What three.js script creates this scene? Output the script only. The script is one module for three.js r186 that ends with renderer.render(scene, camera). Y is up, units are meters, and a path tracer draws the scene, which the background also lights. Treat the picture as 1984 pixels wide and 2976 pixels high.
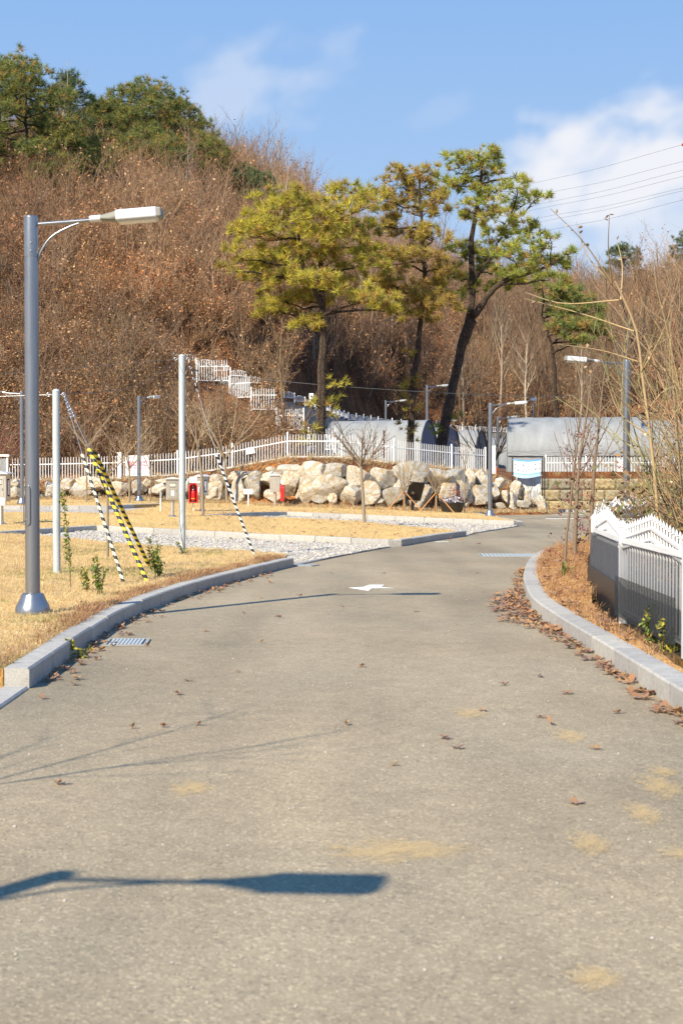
import * as THREE from 'three';
import { mergeGeometries, mergeVertices, toCreasedNormals } from 'three/addons/utils/BufferGeometryUtils.js';
import { TessellateModifier } from 'three/addons/modifiers/TessellateModifier.js';
import { RoundedBoxGeometry } from 'three/addons/geometries/RoundedBoxGeometry.js';

// ---------------------------------------------------------------- camera, sky, sun, exposure
const scene = new THREE.Scene();
const camera = new THREE.PerspectiveCamera(2 * Math.atan(1488 / 4400) * 180 / Math.PI, 682 / 1024, 0.1, 3000);
camera.position.set(0, 1.5, 0);
camera.rotation.x = -Math.atan(98 / 4400);
camera.focus = 34;
camera.userData.fStop = 5.6;
scene.add(camera);

const renderer = new THREE.WebGLRenderer({ antialias: true });
renderer.toneMapping = THREE.LinearToneMapping;
renderer.toneMappingExposure = 1.6;
renderer.shadowMap.enabled = true;

const SUN = new THREE.Vector3(-3.05, 4.15, 4.3).normalize();
const sun = new THREE.DirectionalLight(new THREE.Color().setRGB(1, 0.895, 0.71), 5.0);
sun.position.copy(SUN).multiplyScalar(160).add(new THREE.Vector3(0, 0, -60));
sun.target.position.set(0, 0, -60);
sun.castShadow = true;
sun.shadow.mapSize.set(4096, 4096);
Object.assign(sun.shadow.camera, { left: -130, right: 130, top: 130, bottom: -130, near: 1, far: 600 });
scene.add(sun, sun.target);

// ---------------------------------------------------------------- numbers
function rng(seed) { let a = seed >>> 0; return () => { a = (a + 0x6D2B79F5) >>> 0; let t = Math.imul(a ^ (a >>> 15), 1 | a); t = (t + Math.imul(t ^ (t >>> 7), 61 | t)) ^ t; return ((t ^ (t >>> 14)) >>> 0) / 4294967296; }; }
const clamp = (v, a = 0, b = 1) => Math.max(a, Math.min(b, v));
const lerp = (a, b, t) => a + (b - a) * t;
const smooth = (a, b, v) => { const t = clamp((v - a) / (b - a)); return t * t * (3 - 2 * t); };
function table(x, xs, ys) { if (x <= xs[0]) return ys[0]; for (let i = 1; i < xs.length; i++) if (x <= xs[i]) return lerp(ys[i - 1], ys[i], (x - xs[i - 1]) / (xs[i] - xs[i - 1])); return ys[ys.length - 1]; }
const HASH = (() => { const r = rng(77), a = new Float32Array(65536); for (let i = 0; i < 65536; i++) a[i] = r(); return a; })();
const h2 = (i, j) => HASH[((i & 255) << 8) | (j & 255)];
function n2(x, y) { const i = Math.floor(x), j = Math.floor(y), f = x - i, g = y - j, u = f * f * (3 - 2 * f), v = g * g * (3 - 2 * g); return lerp(lerp(h2(i, j), h2(i + 1, j), u), lerp(h2(i, j + 1), h2(i + 1, j + 1), u), v); }
function fbm(x, y, o = 4) { let s = 0, a = 0.5, t = 0; for (let k = 0; k < o; k++) { s += a * n2(x, y); t += a; x = x * 2.03 + 17.1; y = y * 2.03 + 5.3; a *= 0.5; } return s / t; }
function n3(x, y, z) { const k = Math.floor(z), f = z - k, u = f * f * (3 - 2 * f); return lerp(n2(x + k * 37.7, y + k * 11.3), n2(x + (k + 1) * 37.7, y + (k + 1) * 11.3), u); }
function fbm3(x, y, z, o = 3) { let s = 0, a = 0.5, t = 0; for (let k = 0; k < o; k++) { s += a * n3(x, y, z); t += a; x *= 2.03; y *= 2.03; z *= 2.03; a *= 0.5; } return s / t; }
// periodic noise on a tile of n cells
function np(x, y, n, s = 0) { const i = Math.floor(x), j = Math.floor(y), f = x - i, g = y - j, u = f * f * (3 - 2 * f), v = g * g * (3 - 2 * g), m = (k) => ((k % n) + n) % n; return lerp(lerp(h2(m(i) + s, m(j) + s), h2(m(i + 1) + s, m(j) + s), u), lerp(h2(m(i) + s, m(j + 1) + s), h2(m(i + 1) + s, m(j + 1) + s), u), v); }

// ---------------------------------------------------------------- sky: clear late-autumn blue with a few thin clouds all round
{
  const W = 3072, H = 1536, d = new Float32Array(W * H * 4), K = 1 / 1.6;
  const R = rng(5), clouds = [
    { az: -3.2, el: 14.5, w: 3.9, h: 1.6, t: 0.36, s: 0.5 }, { az: 10.6, el: 11.2, w: 5.4, h: 2.5, t: 0.97, s: 0.3 }, { az: 10.5, el: 8.6, w: 7, h: 2.6, t: 0.55, s: 0.05 },
    { az: 3.7, el: 13.6, w: 1.2, h: 0.6, t: 0.1, s: 0.3 }, { az: 2, el: 6.5, w: 12, h: 2.2, t: 0.2, s: 0 }];
  for (let k = 0; k < 34; k++) clouds.push({ az: 22 + k * 9.3 + R() * 5, el: 4 + R() * R() * 40, w: 4 + R() * 6, h: 1.6 + R() * 2.4, t: 0.35 + R() * 0.6, s: R() * 0.5 });
  for (const c of clouds) c.az = ((c.az + 180) % 360 + 360) % 360 - 180;
  for (let j = 0; j < H; j++) {
    const el = ((j + 0.5) / H - 0.5) * 180, e = Math.max(0, el) / 90, t = Math.pow(1 - e, 4.1);
    const near = clouds.filter((c) => Math.abs(c.el - el) < c.h * 2.2);
    for (let i = 0; i < W; i++) {
      // straight ahead (-z) is u = 0.25
      let az = ((i + 0.5) / W - 0.25) * 360; if (az > 180) az -= 360;
      let r = lerp(0.05, 0.62, t), g = lerp(0.295, 0.785, t), b = lerp(0.80, 0.95, t);
      let cover = 0;
      for (const c of near) {
        let dx = az - c.az; if (dx > 180) dx -= 360; if (dx < -180) dx += 360;
        dx /= c.w; if (Math.abs(dx) > 1.6) continue;
        const dy = (el - c.el) / c.h - dx * c.s * 1.4, q = Math.sqrt(dx * dx + dy * dy);
        if (q > 1.6) continue;
        const wx = fbm(az * 0.5 + 9, el * 0.8, 3) * 0.6, f = fbm(az * 0.5 + c.el * 3 - el * 0.25 + wx, el * 0.8 + c.w * 7 + wx * 0.6, 6);
        const m = clamp((1.1 - q + (f - 0.5) * (c.t > 0.9 ? 1.25 : 2.0)) * (c.t > 0.9 ? 1.35 : 0.95));
        cover = Math.max(cover, m * m * (3 - 2 * m) * c.t);
      }
      if (cover > 0) { r = lerp(r, 0.90, cover); g = lerp(g, 0.91, cover); b = lerp(b, 0.96, cover); }
      const o = (j * W + i) * 4; d[o] = r * K; d[o + 1] = g * K; d[o + 2] = b * K; d[o + 3] = 1;
    }
  }
  const t = new THREE.DataTexture(d, W, H, THREE.RGBAFormat, THREE.FloatType);
  t.mapping = THREE.EquirectangularReflectionMapping; t.magFilter = t.minFilter = THREE.LinearFilter; t.colorSpace = THREE.LinearSRGBColorSpace; t.needsUpdate = true;
  scene.background = t; scene.environment = t;
}

// ---------------------------------------------------------------- objects: names, labels
const taken = {};
function numbered(n) { const k = taken[n] = (taken[n] ?? -1) + 1; return k ? `${n}_${String(k).padStart(3, '0')}` : n; }
function shade(o) { o.castShadow = o.receiveShadow = true; return o; }
function thing(name, label, category, pos = [0, 0, 0], turn = 0, group) {
  const o = new THREE.Group(); o.name = numbered(name); scene.add(o); o.position.set(...pos); o.rotation.y = turn; o.userData = { label, category };
  if (group) o.userData.group = group; return o;
}
function solo(name, geo, m, label, category, group) { const o = shade(new THREE.Mesh(geo, m)); o.name = numbered(name); scene.add(o); o.userData = { label, category }; if (group) o.userData.group = group; return o; }
function part(name, geo, m, parent) { const o = shade(new THREE.Mesh(Array.isArray(geo) ? merge(geo) : geo, m)); o.name = name; parent.add(o); return o; }
function struct(name, geo, m) { const o = geo ? shade(new THREE.Mesh(geo, m)) : new THREE.Group(); o.name = numbered(name); o.userData = { kind: 'structure' }; scene.add(o); return o; }
function stuff(o, name, label, category, parent = scene) { shade(o); o.name = parent === scene ? numbered(name) : name; o.userData = { kind: 'stuff' }; if (label) o.userData.label = label; if (category) o.userData.category = category; parent.add(o); return o; }
function merge(list) {
  const l = list.map((g) => (g.index ? g.toNonIndexed() : g));
  const keep = ['position', 'normal', 'uv', 'color'].filter((a) => l.every((g) => g.attributes[a]));
  for (const g of l) for (const a of Object.keys(g.attributes)) if (!keep.includes(a)) g.deleteAttribute(a);
  return mergeGeometries(l);
}
const V3 = (x, y, z) => new THREE.Vector3(x, y, z);
// plan coordinates: X to the right, Z metres ahead
const W3 = (X, Z, y = 0) => new THREE.Vector3(X, y, -Z);
const box = (w, h, d, x = 0, y = 0, z = 0) => new THREE.BoxGeometry(w, h, d).translate(x, y, z);
const rbox = (w, h, d, r, x = 0, y = 0, z = 0) => new RoundedBoxGeometry(w, h, d, 2, r).translate(x, y, z);
const cyl = (r0, r1, h, x = 0, y = 0, z = 0, n = 16) => new THREE.CylinderGeometry(r1, r0, h, n).translate(x, y + h / 2, z);
const lathe = (pts, n = 24) => new THREE.LatheGeometry(pts.map((p) => new THREE.Vector2(p[0], p[1])), n);
function tube(pts, r, sides = 8, seg) { const c = new THREE.CatmullRomCurve3(pts.map((p) => (p.isVector3 ? p : V3(...p)))); return new THREE.TubeGeometry(c, seg ?? Math.max(2, pts.length * 4), r, sides); }
function rod(a, b, r, sides = 6) { const d = b.clone().sub(a), g = new THREE.CylinderGeometry(r, r, d.length(), sides); g.applyQuaternion(new THREE.Quaternion().setFromUnitVectors(V3(0, 1, 0), d.normalize())); const m = a.clone().add(b).multiplyScalar(0.5); return g.translate(m.x, m.y, m.z); }

// ---------------------------------------------------------------- textures and materials
function tex(n, fn, srgb = true, rep = 1, m = n) {
  const d = new Uint8Array(n * m * 4);
  for (let j = 0; j < m; j++) for (let i = 0; i < n; i++) { const c = fn(i, j, n), o = (j * n + i) * 4; d[o] = clamp(c[0]) * 255; d[o + 1] = clamp(c[1]) * 255; d[o + 2] = clamp(c[2]) * 255; d[o + 3] = c.length > 3 ? clamp(c[3]) * 255 : 255; }
  const t = new THREE.DataTexture(d, n, m); t.wrapS = t.wrapT = THREE.RepeatWrapping; t.magFilter = t.minFilter = THREE.LinearFilter; if (srgb) t.colorSpace = THREE.SRGBColorSpace; t.repeat.set(rep, rep); t.needsUpdate = true; return t;
}
const mul = (c, k) => [c[0] * k, c[1] * k, c[2] * k];
const mixc = (a, b, t) => [lerp(a[0], b[0], t), lerp(a[1], b[1], t), lerp(a[2], b[2], t)];
const std = (o) => new THREE.MeshStandardMaterial({ roughness: 0.85, ...o });
const rgb = (r, g, b) => new THREE.Color().setRGB(r, g, b);
const T = {};
{ // aggregate asphalt, 4 m tile
  const r = rng(11), n = 2048, sp = new Float32Array(n * n);
  for (let k = 0; k < 150000; k++) { const cx = r() * n, cy = r() * n, q = 1 + r() * r() * 4.6, v = (r() - 0.42) * 0.5; for (let y = -5; y <= 5; y++) for (let x = -5; x <= 5; x++) { if (x * x * (0.6 + (k & 3) * 0.3) + y * y < q * q) sp[((Math.floor(cy + y) + n) % n) * n + (Math.floor(cx + x) + n) % n] = v; } }
  const f = (i, j) => sp[j * n + i] + (HASH[(i * 131 + j * 517) & 65535] - 0.5) * 0.16;
  T.asphalt = tex(n, (i, j) => { const v = f(i, j), w = np(i / 64, j / 64, 32) * 0.5 + np(i / 16, j / 16, 128, 9) * 0.5; return mul([0.622, 0.573, 0.480], 0.93 + v * 0.66 + (w - 0.5) * 0.12); }, true, 1 / 4);
  T.asphaltB = tex(1024, (i, j) => { const v = 0.5 + f(i * 2, j * 2); return [v, v, v]; }, false, 1 / 4);
}
T.granite = tex(512, (i, j) => { const v = HASH[(i * 73 + j * 997) & 65535], w = np(i / 32, j / 32, 16), b = np(i / 3, j / 3, 170, 4); return mul([0.735, 0.72, 0.69], 0.90 + (v - 0.5) * 0.13 + (w - 0.5) * 0.08 + (b - 0.5) * 0.16); }, true, 1);
T.straw = tex(1024, (i, j) => { const a = np(i / 5, j / 9, 204, 2), b = np(i / 40, j / 40, 25), c = np(i / 2, j / 4, 512, 7); const k = 0.62 + a * 0.34 + c * 0.24 + (b - 0.5) * 0.2; return mixc(mul([0.89, 0.75, 0.48], k), mul([0.73, 0.575, 0.34], k), clamp(b * 1.6 - 0.5)); }, true, 1 / 2.5, 1024);
T.litter = tex(1024, (i, j) => { const a = np(i / 9, j / 9, 113, 3), b = np(i / 60, j / 60, 17), c = np(i / 4, j / 4, 256, 8); const k = 0.45 + a * 0.5 + c * 0.28; return mixc(mul([0.50, 0.33, 0.19], k), mul([0.62, 0.46, 0.30], k), clamp(b * 2 - 0.6)); }, true, 1 / 4);
T.gravel = tex(1024, (i, j) => { const a = np(i / 10, j / 10, 102, 3), c = np(i / 4, j / 4, 256, 8), b = np(i / 90, j / 90, 11); const k = 0.55 + a * 0.35 + c * 0.34; return mul([0.77, 0.735, 0.69], k + (b - 0.5) * 0.12); }, true, 1 / 3);
T.rock = tex(512, (i, j) => { const a = np(i / 40, j / 40, 13), b = np(i / 8, j / 12, 64, 5), c = np(i / 2, j / 2, 256, 2), d = Math.abs(np(i / 28 + b * 1.5, j / 9, 57, 6) - 0.5) * 2; const k = 0.72 + b * 0.2 + c * 0.16; return mixc(mul([0.80, 0.785, 0.75], k * (0.75 + 0.25 * clamp(d * 5))), mul([0.68, 0.60, 0.47], k), clamp(a * 2.2 - 1.0)); }, true, 1);
T.bark = tex(256, (i, j) => { const a = np(i / 8, j / 26, 32, 1), b = np(i / 3, j / 7, 85, 2); const k = 0.18 + Math.pow(a, 1.4) * 1.0 + b * 0.28; return mul([0.50, 0.43, 0.37], k); }, true, 1, 520);
T.wood = tex(256, (i, j) => { const a = np(i / 5, j / 64, 51, 1); return mul([0.78, 0.57, 0.36], 0.75 + a * 0.4); }, true, 1, 256);
T.cloth = tex(512, (i, j) => { const a = np(i / 64, j / 128, 8, 1), b = np(i / 6, j / 6, 85, 2); return mul([0.80, 0.815, 0.83], 0.90 + a * 0.1 + b * 0.06); }, true, 1);
T.clothB = tex(512, (i, j) => { const a = np(i / 22 + np(i / 64, j / 64, 8, 5) * 1.2, j / 90, 32, 1); return [a, a, a]; }, false, 1);
T.speck = tex(256, (i, j) => { const a = np(i / 3, j / 3, 85, 1), b = np(i / 32, j / 32, 8, 3); const v = 0.88 + a * 0.08 + b * 0.08; return [v, v, v]; }, true, 1);

const M = {
  asphalt: std({ map: T.asphalt, bumpMap: T.asphaltB, bumpScale: 0.004, roughness: 0.9, vertexColors: true }),
  granite: std({ map: T.granite, roughness: 0.8 }), granite2: std({ map: T.granite, color: rgb(0.88, 0.88, 0.9), roughness: 0.8 }), granite3: std({ map: T.granite, color: rgb(1.06, 1.05, 1.03), roughness: 0.8 }),
  straw: std({ map: T.straw, roughness: 1, vertexColors: true }), litter: std({ map: T.litter, roughness: 1, vertexColors: true }), gravel: std({ map: T.gravel, bumpMap: T.gravel, bumpScale: 0.02, roughness: 1 }),
  rock: [std({ map: T.rock, vertexColors: true, bumpMap: T.rock, bumpScale: 0.03 })],
  bark: std({ map: T.bark, bumpMap: T.bark, bumpScale: 0.06, roughness: 1, vertexColors: true }),
  twig: std({ vertexColors: true, roughness: 0.95 }), leaf: new THREE.MeshPhysicalMaterial({ vertexColors: true, roughness: 1, transmission: 0.3, thickness: 0, side: THREE.DoubleSide }),
  needle: new THREE.MeshPhysicalMaterial({ vertexColors: true, roughness: 1, transmission: 0.42, thickness: 0, side: THREE.DoubleSide }),
  steel: std({ color: rgb(0.33, 0.345, 0.37), metalness: 0.8, roughness: 0.3, map: T.speck }), lampWhite: std({ color: rgb(0.66, 0.67, 0.68), roughness: 0.35, metalness: 0.2 }), lampGrey: std({ color: rgb(0.24, 0.24, 0.21), roughness: 0.6 }),
  lens: std({ color: rgb(0.62, 0.60, 0.52), roughness: 0.25 }), dark: std({ color: rgb(0.025, 0.026, 0.03), roughness: 0.5 }), bolt: std({ color: rgb(0.5, 0.5, 0.52), metalness: 0.9, roughness: 0.35 }),
  galv: std({ color: rgb(0.50, 0.555, 0.58), roughness: 0.55, metalness: 0.12, map: T.speck }), white: std({ color: rgb(0.80, 0.81, 0.82), roughness: 0.5, map: T.speck }), whiteFar: std({ color: rgb(0.78, 0.79, 0.80), roughness: 0.55 }),
  inox: std({ color: rgb(0.60, 0.56, 0.49), metalness: 0.6, roughness: 0.38, map: T.speck }), red: std({ color: rgb(0.62, 0.02, 0.02), roughness: 0.3 }), redDark: std({ color: rgb(0.32, 0.015, 0.03), roughness: 0.4 }),
  concrete: std({ map: T.speck, color: rgb(0.33, 0.33, 0.31), roughness: 0.95 }), moss: std({ map: T.litter, color: rgb(0.6, 0.75, 0.5), roughness: 1 }),
  tarp: std({ map: T.cloth, bumpMap: T.clothB, bumpScale: 0.012, color: rgb(0.43, 0.435, 0.44), roughness: 0.65, side: THREE.DoubleSide }), tarpShaded: std({ color: rgb(0.17, 0.20, 0.25), roughness: 0.7, side: THREE.DoubleSide }),  // second tone: tunnel ends, their shade put into the colour
  tarpW: std({ map: T.cloth, bumpMap: T.clothB, bumpScale: 0.06, color: rgb(0.95, 0.95, 0.95), roughness: 0.6, side: THREE.DoubleSide }),
  pole: std({ map: T.wood, roughness: 0.85 }), black: std({ color: rgb(0.02, 0.02, 0.022), roughness: 0.45 }), wire: std({ color: rgb(0.08, 0.085, 0.09), roughness: 0.6 }), wireLight: std({ color: rgb(0.45, 0.46, 0.46), metalness: 0.6, roughness: 0.4 }),
  yellow: std({ color: rgb(0.72, 0.58, 0.03), roughness: 0.4 }), cream: std({ color: rgb(0.74, 0.72, 0.50), roughness: 0.45 }), offwhite: std({ color: rgb(0.72, 0.73, 0.74), roughness: 0.5 }), navy: std({ color: rgb(0.018, 0.024, 0.032), roughness: 0.4 }),
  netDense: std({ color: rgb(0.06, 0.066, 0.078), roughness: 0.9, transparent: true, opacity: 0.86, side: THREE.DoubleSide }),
  shadowBand: std({ color: rgb(0.035, 0.04, 0.045), roughness: 0.9, transparent: true, opacity: 0.5, side: THREE.DoubleSide }),  // see-through dark tone for the shadow painted low on the near fence
  net: std({ color: rgb(0.05, 0.055, 0.065), roughness: 0.9, transparent: true, opacity: 0.42, side: THREE.DoubleSide }), paint: std({ color: rgb(0.80, 0.79, 0.75), roughness: 0.7 }),
  brownDark: std({ map: T.wood, color: rgb(0.25, 0.17, 0.12), roughness: 0.8 }), orangeWood: std({ map: T.wood, color: rgb(0.85, 0.6, 0.4), roughness: 0.7 }),
};
// ---------------------------------------------------------------- terrain
const ZR = (X) => table(X, [-14, -6.6, 0, 3, 6, 8.6], [60.2, 59.5, 58.5, 59.5, 62, 63.6]);          // foot of the boulder wall
const MH = (X) => table(X, [-16, -9, -6.75, -4.5, -2.2, 0, 2.1, 4.6, 6.1, 7.2, 8.4, 9], [1.36, 1.46, 1.59, 1.89, 2.33, 2.31, 2.09, 1.88, 1.75, 1.2, 0.5, 0.1]);   // top of the bank behind it
const HX = [-90,-70,-50,-30,-25,-20,-15,-10,-5,0,5,10,15,20,25,30,50,70,90,130], HZ = [60,65,70,75,80,85,90,95,100,105,110,115,120,140,160,180,200,220,240,260,280];
const HG = [
[1.5,1.5,1.5,1.5,1.5,1.5,1.5,1.5,1.5,1.8,1.8,1.8,1.8,1.8,1.8,1.8,1.8,1.8,1.8,1.8],
[1.5,1.5,1.5,1.5,1.5,1.5,1.5,1.5,1.5,1.8,1.8,1.8,1.8,1.8,1.8,1.8,1.8,1.8,1.8,1.8],
[4.1,4.1,4.1,4.1,4.1,4.1,4.1,3.9,3.5,1.8,1.8,1.8,1.8,1.8,1.8,1.8,1.8,1.8,1.8,1.8],
[7.6,7.6,7.6,7.6,7.6,7.6,7.5,7,6.1,1.8,1.8,1.8,1.8,1.8,1.8,1.8,1.8,1.8,1.8,1.8],
[11,11,11,11,11,11,10.8,10,8.6,1.8,1.8,1.8,1.8,1.8,1.8,1.8,1.8,1.8,1.8,1.8],
[14.2,14.2,14.2,14.2,14.2,14.2,14,12.8,10.9,4.7,1.8,1.8,1.8,1.8,1.8,1.8,1.8,1.8,1.8,1.8],
[17.1,17.1,17.1,17.1,17.1,17.1,16.8,15.4,13.1,6.8,1.8,1.8,1.8,5,5.4,5.7,5.8,5.8,5.8,5.8],
[19.6,19.6,19.6,19.6,19.6,19.5,19.1,17.7,15.2,8.9,1.8,1.8,1.8,5.9,6.5,6.9,7.1,7.1,7.1,7.1],
[21.6,21.6,21.6,21.6,21.6,21.6,21.1,19.7,17.1,11,6.6,1.8,4.7,6.8,7.7,8.1,8.4,8.4,8.4,8.4],
[23.1,23.1,23.1,23.1,23.1,23.2,22.7,21.4,18.8,13,8.7,6.1,5.7,7.6,9,9.3,9.7,9.7,9.7,9.7],
[24,24,24,24,24,24.3,23.9,22.8,20.3,15,10.9,7.9,7,8.5,10.2,10.5,11,11,11,11],
[24.3,24.3,24.3,24.3,24.4,24.9,24.8,23.9,21.6,16.8,12.9,9.8,8.4,9.4,11.2,11.7,12.3,12.3,12.3,12.3],
[24.3,24.3,24.3,24.3,24.5,25.1,25.2,24.7,22.7,18.5,14.9,11.8,9.7,10.4,12.2,12.9,13.6,13.6,13.6,13.6],
[22.8,22.8,22.8,23,23.7,24.3,24.9,25.4,24.9,22.9,21,18.8,16,14.8,15.5,17.1,18.4,18.4,18.4,18.4],
[19.8,19.8,19.8,20.5,21.1,22,22.9,24.1,24.2,23.4,23,22.3,21,19.2,19,19.9,22,22.3,22.3,22.3],
[17.8,17.8,17.8,18.9,19.4,19.9,20.4,21.2,21.6,21.5,21.7,21.9,22.3,21.9,21.5,22,24.5,25.1,25.1,25.1],
[15.8,15.8,15.8,17.2,17.7,18.1,18.7,19.3,19.1,18.7,18.7,19.1,20.3,21.4,21.8,22.4,25.8,26.5,26.5,26.5],
[13.8,13.8,13.8,15.5,15.9,16.3,17,17.4,17,16.7,16.7,16.9,17.2,18.1,19.3,20.7,25.6,26.2,26.4,26.4],
[11.8,11.8,12.1,13.7,14,14.4,15.1,15.4,15,14.7,14.7,14.8,15,15.9,16.5,17.1,23,24,24.4,24.4],
[9.8,9.8,10.4,11.8,12.2,12.6,13.2,13.4,12.9,12.7,12.7,12.8,12.9,13.6,14.3,14.8,19.6,21.1,21.7,21.7],
[7.8,7.8,8.7,10,10.3,10.8,11.3,11.3,10.9,10.7,10.7,10.8,10.9,11.4,12.1,12.6,17.1,19,19.5,19.7]];
const ROCKS = [[-13.1,1.26,60.71,0.43,0.28],[-13.05,0.89,60.55,0.4,0.52],[-11.66,1.14,60.53,0.28,0.34],[-11.43,0.92,60.41,0.64,0.46],[-10.94,1.23,60.5,0.48,0.34],[-10.43,0.96,60.33,0.83,0.46],[-10.06,1.2,60.4,0.86,0.46],[-8.83,1.12,60.26,0.58,0.49],[-8.03,1.14,60.19,0.46,0.4],[-7.74,1.31,60.24,0.31,0.24],[-7.27,1.05,60.09,0.61,0.34],[-7.13,1.38,60.22,0.55,0.15],[-6.22,1.1,60.01,0.49,0.61],[-4.99,0.96,59.78,0.61,0.64],[-4.93,1.46,60,0.58,0.24],[-4.17,1.55,59.93,0.38,0.3],[-9.36,1.23,60.35,0.64,0.34],[-11.93,0.73,60.37,0.18,0.18],[-13.52,1.03,60.65,0.31,0.62],[-12.37,0.98,60.52,0.52,0.52],[-4.93,1.39,59.96,0.58,0.4],[-4.01,1.55,59.91,0.64,0.3],[-3.35,1.59,59.84,0.63,0.26],[-2.74,1.83,59.87,0.39,0.18],[-2.69,1.43,59.68,0.74,0.42],[-2.02,1.82,59.77,0.85,0.36],[-1.17,1.58,59.55,1.03,0.73],[-0.29,1.73,59.5,0.85,0.48],[0.62,1.49,59.57,1.01,0.73],[1.64,1.5,59.93,0.94,0.75],[2.83,1.55,60.36,1.34,0.8],[3.85,1.58,61.14,0.86,0.5],[-5.01,0.98,59.79,0.58,0.61],[-4.05,1.02,59.68,0.54,0.7],[-3.42,1.14,59.65,0.57,0.64],[-2.7,0.8,59.4,0.72,0.36],[-1.99,1.28,59.52,0.62,0.72],[-1.35,0.94,59.29,0.7,0.63],[-0.42,1.1,59.23,0.99,0.72],[0.29,0.97,59.22,0.82,0.69],[1.07,0.89,59.46,0.66,0.66],[1.98,0.79,59.73,0.85,0.61],[2.34,1.1,59.99,0.46,0.49],[3.34,0.88,60.41,0.52,0.55],[-0.35,0.67,59.03,0.3,0.33],[2.85,0.87,60.07,0.55,0.64],[-0.77,0.7,59.1,0.6,0.27],[1.34,0.66,59.45,0.48,0.33],[4.58,1.59,61.75,0.72,0.44],[5.28,1.38,62.25,0.42,0.66],[5.81,1.36,62.69,0.52,0.64],[4.75,1.02,61.65,0.56,0.63],[5.6,0.81,62.29,0.73,0.66],[6.27,0.92,62.84,0.51,0.57],[6.55,1.3,63.17,0.42,0.32],[6.78,0.72,63.07,0.26,0.51],[7.12,0.64,63.24,0.32,0.55],[7.33,1.07,63.55,0.48,0.52],[7.75,0.75,63.67,0.32,0.52],[7.57,0.4,63.42,0.48,0.32],[7.12,0.31,63.1,0.29,0.19],[6.49,0.36,62.74,0.51,0.22],[8.43,0.44,63.95,0.32,0.49],[5.16,0.74,61.88,0.22,0.44],[4.11,0.98,61.3,0.7,0.98],[4.9,0.87,62,0.62,0.99],[3.12,0.78,60.2,0.68,0.75],[-3.85,0.99,60,0.55,0.61]];
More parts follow.
